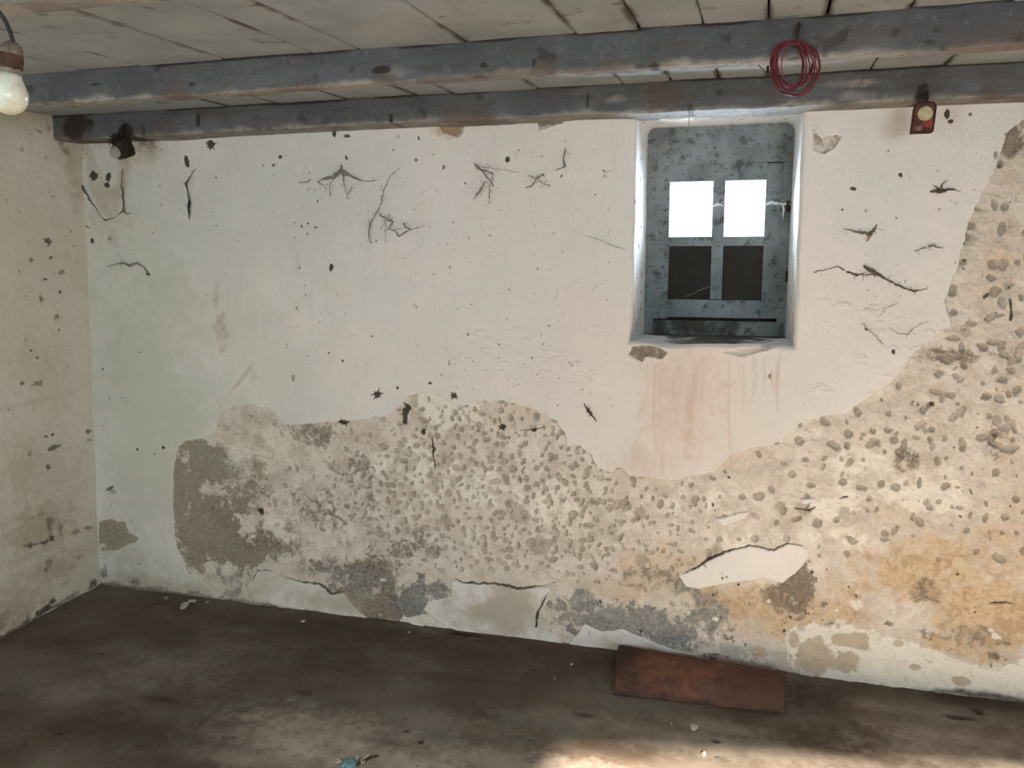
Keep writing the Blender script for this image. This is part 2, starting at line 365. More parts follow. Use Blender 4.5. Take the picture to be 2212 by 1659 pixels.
ISLANDS = [
 [(542,1250),(555,1230),(590,1240),(612,1253),(650,1258),(690,1268),(715,1288),(740,1284),(752,1300),(775,1325),(815,1352),(700,1335),(600,1315),(560,1290)],
 [(978,1254),(1040,1262),(1085,1268),(1120,1277),(1180,1270),(1188,1277),(1170,1292),(1158,1330),(1155,1358),(1185,1365),(1205,1380),(1220,1398),(1100,1390),(1000,1370),(960,1352),(915,1318),(925,1300),(975,1290)],
 [(1465,1243),(1490,1236),(1520,1217),(1545,1202),(1590,1185),(1620,1179),(1665,1189),(1690,1183),(1705,1173),(1730,1177),(1745,1190),(1748,1205),(1725,1232),(1690,1261),(1650,1250),(1600,1256),(1560,1262),(1510,1273),(1480,1268)],
 [(1225,1400),(1262,1350),(1300,1366),(1345,1362),(1400,1385),(1450,1404),(1500,1414),(1550,1436),(1500,1440),(1330,1425)],
 [(870,1358),(890,1345),(915,1352),(918,1375),(880,1372)],
 [(1730,1078),(1760,1075),(1758,1088),(1735,1088)], [(1545,1120),(1620,1105),(1610,1120),(1560,1135)],
]
HOLES = [
 [(214,1127),(240,1122),(268,1128),(276,1152),(296,1163),(292,1173),(272,1178),(258,1188),(214,1191)],
 [(1362,768),(1372,752),(1385,748),(1425,750),(1440,760),(1432,775),(1398,770),(1388,782),(1372,772)],
 [(1560,762),(1590,756),(1640,754),(1650,744),(1690,744),(1660,758),(1600,770)],
 [(1757,278),(1775,298),(1808,290),(1818,294),(1805,318),(1780,332),(1760,325)],
 [(945,262),(1000,262),(1000,285),(988,297),(970,290),(955,285)],
 [(1158,250),(1222,250),(1215,266),(1190,270),(1165,280),(1160,265)],
]
RIGHTBAND = [(1690,1380),(1740,1352),(1800,1348),(1880,1358),(1960,1380),(2050,1415),(2110,1438),(2165,1442),(2195,1420),(2260,1415),(2600,1500),(2600,1620),(2212,1530),(2000,1500),(1850,1484),(1760,1470),(1705,1440)]
ex = W.poly(EXPOSED)
for p in ISLANDS: ex = np.minimum(ex, -W.poly(p, 0.003))
for p in HOLES: ex = np.maximum(ex, W.poly(p, 0.003))
W.ch['ex'] = sstep(-0.003, 0.003, ex)
band = sstep(-0.012, 0.012, W.poly(RIGHTBAND, 0.02))
U, V = W.U, W.V
# pock marks (pick holes made as key for the render)
rnd = random.Random(3)
pockH = np.zeros(U.shape)
def pocks(px0, px1, py0, py1, step, prob, rmin, rmax):
    y = py0
    while y < py1:
        x = px0
        while x < px1:
            qx, qy = x + rnd.uniform(-.46, .46) * step, y + rnd.uniform(-.46, .46) * step
            if rnd.random() < (prob(qx, qy) if callable(prob) else prob):
                u, v = wxz(qx, qy); r = rnd.uniform(rmin, rmax) / 620.0; asp = rnd.uniform(0.6, 1.7); a = rnd.uniform(-.6, .6)
                w = W.win(u - 2.2 * r, u + 2.2 * r, v - 2.2 * r, v + 2.2 * r)
                if pockH[w].size:
                    dx = U[w] - u; dy = V[w] - v; ca, sa = math.cos(a), math.sin(a)
                    d = np.hypot((dx * ca + dy * sa) * asp / r, (-dx * sa + dy * ca) / r / math.sqrt(asp)) + W.warp1[w] * 0.42
                    sl = 0.55 + 0.75 * np.clip((dy / r + 1) / 2, 0, 1)      # cut deeper at the top, like a pick strike
                    g = sstep(1.12, 0.72, d)
                    W.get('pock')[w] = np.maximum(W.get('pock')[w], g * rnd.uniform(.55, 1.0)); pockH[w] = np.maximum(pockH[w], g * sl * min(1, r / 0.011))
            x += step
        y += step
def dens(x, y):
    t = ((x - 1060) / 330) ** 2 + ((y - 1060) / 210) ** 2
    return max(0.12, min(0.9, 1.35 - t * 0.95))
pocks(470, 1480, 860, 1235, 17.5, dens, 3.6, 8.0)
pocks(1420, 2212, 900, 1230, 30, 0.5, 3.5, 9)
pocks(2030, 2500, 270, 900, 36, 0.6, 4.5, 11)
pocks(1800, 2212, 740, 960, 36, 0.5, 5, 11)
pocks(1200, 1560, 1080, 1270, 18, 0.5, 3, 6)
for x, y, r in [(1122,1112,22),(960,1125,13),(1165,1180,22),(1100,1090,12),(1350,1095,14),(1380,1110,12),(2095,520,14),(2085,715,15),(1825,1110,13),(1735,1098,16),(1550,1192,14),(1385,1210,14)]:
    W.blob('pock', x, y, r, r, 0.8, 0.25, 0.6)
W.ch['pock'] *= W.ch['ex']; pockH *= W.ch['ex']
# colours of the bared mortar
B = W.blob
for x, y, rx, ry, v in [(1080,1320,110,45,.75),(690,1300,90,30,.6),(590,1265,40,30,.5),(1290,1390,70,20,.45),(330,1270,150,26,.6),(260,1210,60,30,.4),(330,1230,60,30,.35),(1450,1410,90,16,.4),(400,1280,60,20,.7)]:
    B('streak', x, y, rx, ry, v, .8, 1.0, big=True)
for x, y, rx, ry, v in [(1030,1330,50,26,.3),(1100,1300,50,20,.25),(310,1275,60,16,.35)]: B('rust', x, y, rx, ry, v, .8, 1.6, big=True)
for x, y, rx, ry, v in [(255,1157,60,45,1),(1400,765,50,18,.7),(965,280,40,20,.7),(1790,308,40,30,.5),(1190,262,40,14,.7),(410,1170,50,60,.95),(385,1060,26,110,1),(400,960,30,20,.9),(450,1140,85,90,1),(430,1010,50,60,.9),(800,1250,120,40,.7),(700,1225,110,26,.6),(860,1330,60,26,.8),(560,1170,60,40,.75),(900,1190,60,26,.6),(520,1190,70,35,.95),(410,1060,36,80,.8),(440,985,60,34,.75),(500,1060,55,60,.55),(420,1205,30,36,.9),(680,940,90,32,.65),(560,1040,30,60,.6),(700,1100,90,60,.5),(620,1180,60,50,.5),
    (760,1020,90,60,.5),(800,1290,110,60,.75),(780,1335,60,30,.9),(880,1150,110,60,.4),(1080,935,95,45,.35),(1000,985,90,20,.4),(2185,290,30,40,.85),(1730,1265,36,55,.85),(2100,1380,110,30,.5),(1400,1255,60,26,.5),(1500,1130,60,40,.3),(2000,1275,60,50,.55),(1960,990,30,30,.6),(2060,770,70,30,.5),(2150,960,40,50,.5),(1700,1290,50,30,.7),(2000,900,120,30,.3),(850,880,30,30,.3),(2190,760,40,90,.4),(2190,550,30,180,.35)]:
    B('brown', x, y, rx, ry, v, 0.6, 1.2, big=True)
for x, y, rx, ry, v in [(2050,1200,240,60,.75),(2080,1400,200,40,.8),(1700,1330,160,60,.7),(1980,1240,190,90,.95),(2130,1330,150,90,1),(1780,1330,170,80,.8),(1450,1230,140,50,.6),(1300,1270,140,30,.6),(1100,900,90,40,.4),(1600,1310,150,50,.8),(2180,1150,70,120,.55),(1960,1120,120,60,.5),(1620,1010,90,50,.4),(1840,960,120,70,.3),(2150,560,70,250,.45),(2200,1000,100,120,.4)]:
    B('ochre', x, y, rx, ry, v, 0.7, 1.2, big=True)
for x, y, rx, ry, v in [(890,1290,40,58,.95),(945,1280,34,20,.8),(930,1335,45,22,.8),(1210,1310,42,60,.6),(1290,1360,70,34,.9),(1400,1345,80,36,.9),(1460,1375,60,38,.95),(1520,1335,55,60,.7),(1480,1300,40,40,.5),(560,1260,60,30,.5),(660,1230,90,34,.55),(740,1255,70,34,.6),(820,1240,60,50,.45),(490,1250,50,26,.55),(520,1290,60,20,.6),(1250,1300,50,30,.7),(600,1320,50,18,.6),(1330,1335,80,40,.5),(1185,1310,16,20,.9)]:
    B('grey', x, y, rx, ry, v, 0.6, 1.4, big=True)
for x, y, rx, ry, v in [(950,880,70,50,.8),(1000,1040,140,70,.55),(1120,1050,110,80,.5),(560,960,90,60,.5),(600,1130,60,50,.55),(700,1170,60,30,.35),(920,1010,120,60,.6),(1160,1090,120,70,.6),(1500,1080,150,40,.4),(1790,1100,70,20,.8),(1850,1170,120,30,.5),(1760,930,60,20,.45),(1880,1010,160,60,.45),(2000,1080,160,40,.6),(1650,1080,100,40,.3),(1600,1160,120,30,.4),(940,1345,40,20,.7),(640,940,60,30,.4),(510,905,40,18,.4),(470,1230,40,14,.6),(560,1285,40,22,.55),(720,1330,60,12,.5),(620,1215,50,14,.35),(900,1345,40,12,.7),(860,1100,90,40,.35),(1140,1180,160,50,.35),(1560,1400,50,22,.2),(1870,1310,60,14,.5),(2080,1460,120,22,.5)]:
    B('pale', x, y, rx, ry, v, 0.7, 1.3, big=True)
W.ch['pale'] = np.maximum(W.get('pale'), band * 0.72)
for k in ('brown', 'ochre', 'grey'): W.ch[k] = W.get(k) * (1 - band * 0.85)
for (x, y, rx, ry) in [(1760,1420,44,38),(1832,1428,27,24),(1838,1385,42,18),(1940,1392,10,7),(1980,1442,13,7),(1715,1385,12,20),(2075,1470,22,10),(1865,1378,12,8)]:
    B('patch', x, y, rx, ry, .7, 0.12, 0.5)
    u, v = wxz(x, y)
W.ch['pale'] = np.maximum(W.get('pale'), 0)
# rims of lime around the round patches
for (x, y, rx, ry) in [(1760,1420,50,44),(1832,1428,33,30),(1838,1385,50,26),(1980,1442,20,13)]:
    u, v = wxz(x, y); w_ = W.win(u - .14, u + .14, v - .1, v + .1)
    d = np.hypot((U[w_] - u) / (rx / 620), (V[w_] - v) / (ry / 600)) + W.warp1[w_] * 0.16
    W.get('pale')[w_] = np.maximum(W.get('pale')[w_], np.exp(-((d - 1) / 0.10) ** 2) * 0.95)
# tints of the limewash
for x, y, rx, ry, v in [(300,900,170,420,.95),(250,520,170,280,.7),(470,620,120,300,.45),(400,1280,190,50,.8),(620,1250,110,60,.5),(560,800,160,100,.35),(600,450,200,200,.35),(560,960,120,90,.5)]:
    B('green', x, y, rx, ry, v, 0.8, 0.8, big=True)
for x, y, rx, ry, v in [(1480,860,160,190,.9),(1330,780,260,230,.5),(1650,880,120,120,.5),(1200,560,160,300,.3),(1850,700,180,120,.35),(1450,1000,120,50,.6),(1060,800,200,100,.3)]:
    B('pink', x, y, rx, ry, v, 0.9, 0.6, big=True)
for i in range(150):
    x = rnd.uniform(400, 2212); y = rnd.uniform(1225, 1400) + (x - 400) * .055; r_ = rnd.uniform(3, 14)
    B(rnd.choice(('brown', 'grey' if x < 1540 else 'ochre', 'brown', 'pale')), x, y, r_ * rnd.uniform(1, 2.2), r_, rnd.uniform(.3, .8), .8, 1.6)
# rust coloured run marks below the sill
for i in range(26):
    x = rnd.uniform(1395, 1690); y0 = rnd.uniform(765, 800); L = rnd.uniform(60, 250) * (1 if x < 1580 else .55)
    W.stroke('rust', [(x, y0, .8), (x + rnd.uniform(-4, 4), y0 + L * .5, rnd.uniform(1, 3.5)), (x + rnd.uniform(-6, 6), y0 + L, .4)], rnd.uniform(.25, .6), 0.006)
B('rust', 1485, 860, 60, 90, .42, 0.8, 1.2); B('rust', 1440, 900, 40, 70, .3, .8, 1.2); B('rust', 875, 885, 16, 5, .5); B('rust', 975, 270, 34, 22, .8, .5, 1.0); B('rust', 160, 285, 34, 45, .6, .8, 1.2)
B('rust', 1398, 1000, 70, 30, .3, .8, 1.0); B('rust', 300, 320, 40, 40, .35, .8)
# vague vertical stains
for x, y, rx, ry, v in [(465,650,7,45,.5),(475,720,12,40,.5),(640,560,8,30,.3),(510,330,12,40,.2),(720,700,30,30,.2),(1120,500,20,60,.12),(660,650,50,30,.2),(545,815,8,20,.35),(250,820,20,10,.3),(270,870,14,8,.4),(600,690,40,30,.2),(250,700,90,60,.15),(230,480,60,60,.35)]:
    B('streak', x, y, rx, ry, v, 0.7, 1.2)
W.stroke('streak', [(545,785,3),(528,810,7),(495,850,3)], .5, .006)
# flyspecks, chips and soot
def chip(x, y, rx, ry, v=1.0, ang=0): B('dirt', x, y, rx * .72, ry * .72, v, 0.3, 0.8, ang)
for c in [(455,313,10,12),(401,347,6,17,1,12),(201,380,11,13),(233,383,7,14,.9,-15),(229,400,8,8,.9),(815,852,9,9),(740,913,14,6),(873,890,7,14),(912,935,7,10),(1082,924,9,8),(1152,931,7,5),(928,828,5,5),(980,855,9,8),(858,838,4,4),(560,1108,9,10),
          (2045,248,8,14),(2053,262,9,6),(2096,247,6,6,.7),(1945,378,5,6,.9,30),(1843,408,9,6,.9),(1820,453,4,3),(1870,455,6,5,.6),(2028,412,10,6,1),(1872,711,6,4,1,-30),(1930,760,6,8,.9),(1663,812,3,8,.8),(2130,640,6,8,.8,-40),(1956,608,3,7,.8),
          (715,577,5,10,.9,-15),(197,520,5,9,.9),(177,529,5,5,.8),(187,490,8,4,.7,-30),(235,515,8,7,.5),(318,592,6,4),(258,782,4,4,.7),(352,967,5,5),(632,818,6,10,.5),(740,780,3,4),(605,339,5,5),(748,340,4,7,.8,20),
          (1096,343,6,8,.9),(898,346,5,9,.8),(958,362,4,7,.8,-30),(722,289,5,9),(750,294,10,5,.8),(1304,368,5,5,.9),(1373,437,3,7),(1575,1031,7,4,1,-30),(1540,1090,3,8,.9,15),(2108,1325,5,3),(1985,875,7,9,.7),(1905,865,5,7,.6,20),(2115,895,7,6,.7),(2015,875,8,8,.7),(1755,1238,6,6,.8),(1596,1265,5,5,.9),(1610,1395,3,5,.7),
          (1325,1235,14,9,.5),(1285,1230,10,10,.4),(2175,290,8,6,.6),(2150,335,7,12,.6),(2160,360,8,6,.6),(2150,950,8,14,.6),(1965,990,18,14,.45),(265,860,12,3,.5),(236,862,4,10,.4),(237,1055,12,4,.7,25),(245,1062,8,6,.5),(200,1100,4,5,.6),(300,1220,5,6,.5),(230,1262,60,6,.6)]:
    chip(*c)
for cx_, cy_, rr_, kk in [(815,852,15,8),(980,855,11,6),(740,913,13,6),(455,313,14,8),(1082,924,12,6),(873,893,11,5)]:
    for k in range(kk):
        a_ = k * 6.283 / kk + rnd.uniform(-.3, .3); q_ = rr_ * rnd.uniform(.7, 1.15); W.stroke('dirt', [(cx_, cy_, 3.4), (cx_ + math.cos(a_) * q_, cy_ + math.sin(a_) * q_, .3)], .95, .0018)
W.stroke('dirt', [(868,870,1),(880,880,7),(874,895,5),(873,912,6)], .9, .003, 1)
W.stroke('dirt', [(932,945,2),(933,965,3),(938,1012,2)], .9, .003, 1)
W.stroke('dirt', [(1122,931,1),(1150,930,2),(1175,925,1)], .8, .002)
W.stroke('dirt', [(2183,645,2),(2185,680,3),(2183,690,4)], .9, .003, 1)
# speckling: dense band high on the wall, sparser elsewhere
for n, (x0, x1, y0, y1), rr in [(210, (560,1330,290,520), (1.2,3.6)), (150, (560,1250,480,790), (1.2,3.4)), (70, (180,560,300,900), (1,3)), (110, (1750,2150,230,640), (1.1,3.4)), (60, (900,1350,760,880), (1,2.5)), (45, (1000,1400,500,760), (1,2)), (70, (450,900,860,1250), (1.2,3.5)), (90, (2050,2212,280,1200), (1.5,5)), (80, (1450,2212,1080,1420), (1.2,4)), (70, (1240,1800,1220,1400), (1.2,4.5)), (36, (1480,1560,1270,1340), (1,2.4)), (50, (220,480,900,1260), (1,3))]:
    for i in range(n):
        r = rr[0] + (rr[1] - rr[0]) * rnd.random() ** 2.2; chip(rnd.uniform(x0, x1), rnd.uniform(y0, y1), r, r * rnd.uniform(.7, 2.2), rnd.uniform(.2, .8), rnd.uniform(-60, 60))
for i in range(46):                                    # hair thin web traces between the specks
    x, y = (rnd.uniform(600, 1320), rnd.uniform(300, 700)) if i < 32 else (rnd.uniform(1760, 2100), rnd.uniform(300, 760)); a = rnd.uniform(0, 6.3); pts = []
    for k in range(5): pts.append((x, y, rnd.uniform(.3, 1.2))); a += rnd.uniform(-.6, .6); x += math.cos(a) * 9; y += math.sin(a) * 9
    W.stroke('dirt', pts, rnd.uniform(.25, .6), .0022, 1)
for i in range(170):
    x, y = (rnd.uniform(560, 1330), rnd.uniform(290, 760)) if i < 120 else (rnd.uniform(1750, 2150), rnd.uniform(300, 700))
    B('dirt', x, y, rnd.uniform(2, 5), rnd.uniform(2, 7), rnd.uniform(.12, .30), .9, 1.2, rnd.uniform(-50, 50))
# dark seam along the floor and below the beam
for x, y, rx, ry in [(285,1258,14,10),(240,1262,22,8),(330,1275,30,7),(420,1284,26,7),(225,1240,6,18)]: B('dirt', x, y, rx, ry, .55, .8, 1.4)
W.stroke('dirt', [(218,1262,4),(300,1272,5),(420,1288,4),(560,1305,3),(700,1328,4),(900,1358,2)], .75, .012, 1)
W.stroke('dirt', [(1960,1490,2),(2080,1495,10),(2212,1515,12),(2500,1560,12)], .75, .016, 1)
B('dirt', 160, 270, 36, 45, .75, .7, 1.2); B('dirt', 195, 245, 50, 26, .7, .7, 1.2); B('dirt', 300, 300, 40, 22, .55, .8, 1.2)
W.stroke('streak', [(185,310,12),(210,400,30),(235,450,30),(262,400,20),(265,350,20)], .55, .02, 1)
# cracks in the lower plaster
crack = [ [(605,1245,1),(640,1256,2.2),(690,1265,3.2),(712,1285,3.5),(740,1282,1)], [(545,1255,2),(556,1232,2),(585,1236,1)], [(978,1253,1.2),(1005,1259,3),(1060,1264,2.5),(1085,1268,3),(1122,1275,3.6),(1160,1270,2),(1195,1262,1)],
          [(1465,1245,1),(1500,1230,2.2),(1545,1202,4),(1562,1195,3),(1620,1178,1.8),(1670,1189,2.2),(1700,1174,2.2),(1735,1178,1.6)], [(1156,1356,3),(1160,1325,3),(1178,1290,2)], [(1740,1100,2),(1752,1085,1)], [(1812,1078,1.5),(1830,1075,3)], [(2138,1306,2),(2155,1304,3),(2190,1306,1.5)], [(1718,1098,2),(1745,1104,3),(1760,1098,2)], [(715,1112,1.5),(735,1125,1.5)], [(1250,966,1),(1275,985,1),(1288,1010,.8)]]
for c in crack: W.stroke('crack', [(a_, b_, w_ * .72) for a_, b_, w_ in c], 1.0, .0022, 1)
W.ch['dirt'] = np.clip(np.maximum(W.get('dirt'), W.get('crack') * 0.85), 0, 1)

# relief: hollow where plaster is gone, proud curled lip round the edge, pick holes, cracks
und = (fbm(U, V, 1.3, 3, 77) - .5) * 0.030 + (fbm(U, V, 5, 3, 78) - .5) * 0.010
exm = W.ch['ex']
h = und + (fbm(U, V, 26, 5, 79, .6) - .5) * (0.0030 + 0.0130 * exm)
h -= exm * (0.0062 + 0.002 * (fbm(U, V, 9, 3, 80)))
h += np.exp(-(np.clip(-ex, 0, 1) / 0.010) ** 2) * (1 - exm) * 0.0022 * (fbm(U, V, 12, 2, 81) > .45)
h -= pockH * 0.0115
h -= W.get('crack') * 0.007
h += band * 0.004
# blisters of lifting paint
for i in range(90):
    x, y = rnd.uniform(960, 1330), rnd.uniform(690, 880)
    if i > 60: x, y = rnd.uniform(1760, 2080), rnd.uniform(640, 860)
    u, v = wxz(x, y); r = rnd.uniform(4, 11) / 620; w_ = W.win(u - 2 * r, u + 2 * r, v - 2 * r, v + 2 * r)
    d = np.hypot((U[w_] - u) / r * .6, (V[w_] - v) / r * 1.3) + W.warp1[w_] * 0.4
    h[w_] += sstep(1.0, 0.75, d) * 0.0025
# soft rounded arris round the window opening, slightly uneven outline
du = np.maximum(np.maximum(WX0 - U, U - WX1), 0); dv = np.maximum(np.maximum(WZ0 - V, V - WZ1), 0)
dh = np.hypot(du, dv)
h -= np.clip(1 - dh / 0.016, 0, 1) ** 2 * 0.014
wob = np.exp(-(dh / 0.03) ** 2)
PX = U + wob * ((fbm(V, U * 0 + 3, 7, 3, 90) - .5) * 0.016)
PZ = V + wob * ((fbm(U, V * 0 + 5, 7, 3, 91) - .5) * 0.016)
xo, zo = wxz(1358, 742); low = np.exp(-(((U - WX0) / .06) ** 2 + ((V - WZ0) / .06) ** 2)); PX -= low * 0.012
P = np.stack([PX, D0 + T * PZ - h, PZ], -1)
uc = (us[:-1] + us[1:]) / 2; vc = (vs[:-1] + vs[1:]) / 2; UC, VC = np.meshgrid(uc, vc)
keep = ~((UC > WX0) & (UC < WX1) & (VC > WZ0) & (VC < WZ1)) & (UC > XC0 + LK * VC - 0.02)
wall_back = tag(grid_mesh('wall_back', P, WALL, keep, {'m1': W.pack('ex', 'dirt', 'rust', 'grey'), 'm2': W.pack('brown', 'ochre', 'pale', 'pock'), 'm3': W.pack('green', 'pink', 'patch', 'streak')}), kind='structure')

# window reveal: thick plastered jambs, head and sill, joined to the opening's own rim
YI = 3.335
IX0 = on_y(1396, 500, YI)[0]; IX1 = on_y(1706, 500, YI)[0]; IZ0 = on_y(1550, 724, YI)[2]; IZ1 = on_y(1550, 272, YI)[2]
c0 = int(np.argmin(abs(us - WX0))); c1 = int(np.argmin(abs(us - WX1))); r0 = int(np.argmin(abs(vs - WZ0))); r1 = int(np.argmin(abs(vs - WZ1)))
loop = []
for c in range(c0, c1): loop.append((P[r0, c], (us[c] - WX0) / (WX1 - WX0), 0.0))
for r in range(r0, r1): loop.append((P[r, c1], 1.0, (vs[r] - WZ0) / (WZ1 - WZ0)))
for c in range(c1, c0, -1): loop.append((P[r1, c], (us[c] - WX0) / (WX1 - WX0), 1.0))
for r in range(r1, r0, -1): loop.append((P[r, c0], 0.0, (vs[r] - WZ0) / (WZ1 - WZ0)))
loop.append(loop[0])
NS = 46; A = np.array([l[0] for l in loop]); a_ = np.array([l[1] for l in loop]); b_ = np.array([l[2] for l in loop])
rr = 0.0
inner = np.stack([IX0 + a_ * (IX1 - IX0), np.full(len(a_), YI), IZ0 + b_ * (IZ1 - IZ0)], -1)
# round the upper corners of the inner outline
for sx in (0, 1):
    cxr = IX0 + 0.035 if sx == 0 else IX1 - 0.035; czr = IZ1 - 0.035
    for i in range(len(inner)):
        x, z = inner[i, 0], inner[i, 2]
        if ((x < cxr) if sx == 0 else (x > cxr)) and z > czr:
            dx, dz = x - cxr, z - czr; L = math.hypot(dx, dz); mlen = max(abs(dx), abs(dz))
            if L > 0: k = 0.035 / L * (mlen / 0.035); inner[i, 0] = cxr + dx * k; inner[i, 2] = czr + dz * k
Q = np.zeros((NS + 1, len(loop), 3))
for i in range(NS + 1):
    t = i / NS; tt = t
    Q[i] = A * (1 - tt) + inner * tt
ss = np.arange(len(loop)) * st
TT, SS = np.meshgrid(np.linspace(0, YI - 3.0, NS + 1), ss, indexing='ij')
nn = (fbm(TT, SS, 9, 4, 300) - .5) * 0.010 * np.sin(np.linspace(0, math.pi, NS + 1))[:, None]
cen = np.array([(WX0 + WX1) / 2, 0, (WZ0 + WZ1) / 2]); dirv = Q - cen; dirv[..., 1] = 0
side = np.where((b_ == 0) | (b_ == 1), 1, 0)
Q[..., 2] += np.where(b_ == 0, 1, np.where(b_ == 1, -1, 0))[None] * nn; Q[..., 0] += np.where((a_ == 0) & (b_ > 0) & (b_ < 1), 1, np.where((a_ == 1) & (b_ < 1) & (b_ > 0), -1, 0))[None] * nn
z_ = np.zeros(Q.shape[:2]); o_ = np.ones(Q.shape[:2])
sill = np.broadcast_to((b_ == 0)[None], z_.shape)
fx = np.abs(a_ - 0.52)[None] * np.ones_like(z_)
rdirt = sill * sstep(0.42, 0.05, fx - (TT / 0.34) * 0.15 + (fbm(TT, SS, 16, 4, 301) - .5) * .4) * 0.85
rdirt = np.maximum(rdirt, sstep(0.88, 1.0, TT / (YI - 3.0) + (fbm(TT, SS, 14, 4, 302) - .5) * .25 + 0.1 * sill) * (0.45 + 0.4 * sill))
rdirt = np.maximum(rdirt, sstep(.74, .82, fbm(TT, SS, 60, 2, 303)) * .7)
lowj = np.broadcast_to((sstep(0.35, 0.0, b_) * (b_ > 0))[None], z_.shape)
reveal = tag(grid_mesh('trim_1', Q, WALL, None, {'m1': np.stack([z_, rdirt, z_, z_], -1), 'm2': np.stack([z_, z_, z_, z_], -1), 'm3': np.stack([z_, z_, z_, lowj * .4], -1)}), kind='structure')

# ------------------------------------------------------------------ left wall
def left_conv(px, py):
    # the plane through the corner line, running towards the camera
    d = ray(px, py); k = (XC0 + LK * CAM[2]) / (d[0] - LK * d[2]); p = CAM + d * k; return p[1], p[2]
lus = np.concatenate([span(-1.5, 1.6, 0.02)[:-1], span(1.6, 3.04, 0.004)]); lvs = span(-0.03, ZC + 0.06, 0.004)
L = Surf(lus, lvs, left_conv)
for c in [(100,522,12,10,.9),(110,557,6,7,.8),(65,562,5,7,.7),(128,590,12,9,.7),(97,603,8,5,.8),(87,645,8,16,.7),(130,630,5,4),(122,685,10,8,.7),(126,712,5,6,.7),(120,690,9,14,.4),(52,735,14,6,.5),(66,757,4,4),(78,772,4,5,.8),(147,790,4,8,.7),
          (45,829,6,6,.8),(82,828,12,6,.7),(70,832,22,4,.5),(10,830,8,8,.4),(130,823,16,4,.4),(188,829,10,4,.5),(18,885,5,5,.6),(70,885,6,8,.4),(100,943,5,5,.8),(114,939,5,5,.9),(110,970,20,6,.8),(60,980,10,8,.5),(105,1010,7,9,.9),(190,932,6,5,.8),(193,950,8,5,.6),(180,980,14,9,.3),
          (40,458,4,6,.6),(34,452,4,5,.5),(118,455,4,4,.5),(45,320,5,8,.5),(85,285,12,5,.6,20),(105,275,5,12,.5,-20),(135,290,18,40,.6),(98,340,4,4,.6),(115,425,3,3,.6),(110,1130,14,28,.6,-10),(85,1175,28,5,.75,10),(70,1180,10,8,.8),(112,1165,9,9,.9),(95,1110,26,5,.5),(130,1140,9,24,.5),(188,1140,14,5,.8,20),(165,1150,16,6,.6,12),(105,1220,8,18,.6,20),(165,1205,18,6,.5,25),(140,1260,8,6,.4),(100,1310,8,6,.7),(117,1295,4,4),(60,1060,6,30,.25),(180,1060,14,12,.2)]:
    L.blob('dirt', c[0], c[1], c[2] * .75, c[3] * .75, (c[4] if len(c) > 4 else .9) * .85, soft=.5, rough=1.6, ang=-(c[5] if len(c) > 5 else 0))
for i in range(120):
    r = rnd.uniform(.8, 1.9); L.blob('dirt', rnd.uniform(-100, 200), rnd.uniform(230, 1320), r, r * rnd.uniform(.6, 1.6), rnd.uniform(.3, .8), .3, .9)
for x, y, rx, ry, v in [(90,1140,60,50,.5),(60,1010,40,60,.3),(120,1030,60,70,.2),(20,1320,80,40,.5),(110,1230,70,26,.4),(60,870,90,8,.2),(160,330,20,90,.4),(150,265,30,30,.8),(90,780,60,60,.12)]:
    L.blob('rust', x, y, rx, ry, v, .7, 1.1)
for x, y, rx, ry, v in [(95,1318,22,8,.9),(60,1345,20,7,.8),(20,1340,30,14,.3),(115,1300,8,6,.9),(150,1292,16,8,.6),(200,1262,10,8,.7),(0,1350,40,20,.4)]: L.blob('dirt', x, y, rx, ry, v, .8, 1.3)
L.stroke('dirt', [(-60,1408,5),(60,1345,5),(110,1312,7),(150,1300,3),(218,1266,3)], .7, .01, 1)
for pl in ([(52,975,3),(60,1040,2),(58,1110,2)], [(190,1190,1.5),(110,1180,1.5),(20,1215,1)], [(180,1140,1),(100,1160,1)]): L.stroke('rust', pl, .45, .006, 1)
lh = (fbm(L.U, L.V, 1.6, 3, 177) - .5) * 0.02 * sstep(2.92, 2.7, L.U) + (fbm(L.U, L.V, 24, 4, 178) - .5) * 0.004 - L.get('rust') * .002
LP = np.stack([XC0 + LK * L.V + lh, L.U, L.V], -1)
tag(grid_mesh('wall_left', LP, SIDE, None, {'m1': L.pack('ex', 'dirt', 'rust', 'x')}), kind='structure')

# ------------------------------------------------------------------ floor
def floor_conv(px, py): p = on_z(px, py); return p[0], p[1]
fus = np.concatenate([span(XC0 - .05, 1.3, 0.006)[:-1], span(1.3, 2.6, .03)]); fvs = np.concatenate([span(-1.5, 1.5, 0.03)[:-1], span(1.5, 2.99, 0.006)])
G = Surf(fus, fvs, floor_conv)
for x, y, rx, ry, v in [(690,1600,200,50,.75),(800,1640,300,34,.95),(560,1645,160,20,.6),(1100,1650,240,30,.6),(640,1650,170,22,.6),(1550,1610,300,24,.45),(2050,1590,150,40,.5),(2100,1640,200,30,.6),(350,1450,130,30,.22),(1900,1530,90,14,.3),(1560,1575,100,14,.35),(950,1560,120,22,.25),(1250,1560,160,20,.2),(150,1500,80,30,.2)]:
    G.blob('light', x, y, rx, ry, v, .9, .9)  # front blobs paint pools of sun into the floor; the rest are dusty patches
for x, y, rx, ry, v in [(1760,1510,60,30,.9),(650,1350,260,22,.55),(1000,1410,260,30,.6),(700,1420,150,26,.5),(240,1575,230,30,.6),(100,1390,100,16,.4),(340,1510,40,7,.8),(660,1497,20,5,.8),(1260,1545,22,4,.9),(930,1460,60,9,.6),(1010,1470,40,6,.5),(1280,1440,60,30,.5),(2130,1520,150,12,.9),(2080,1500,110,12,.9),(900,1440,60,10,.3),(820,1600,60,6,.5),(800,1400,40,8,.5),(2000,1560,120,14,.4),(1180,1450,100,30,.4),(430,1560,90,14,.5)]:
    G.blob('damp_shade', x, y, rx, ry, v, .8, .9)  # also paints the soft shadow right of the tile into the floor
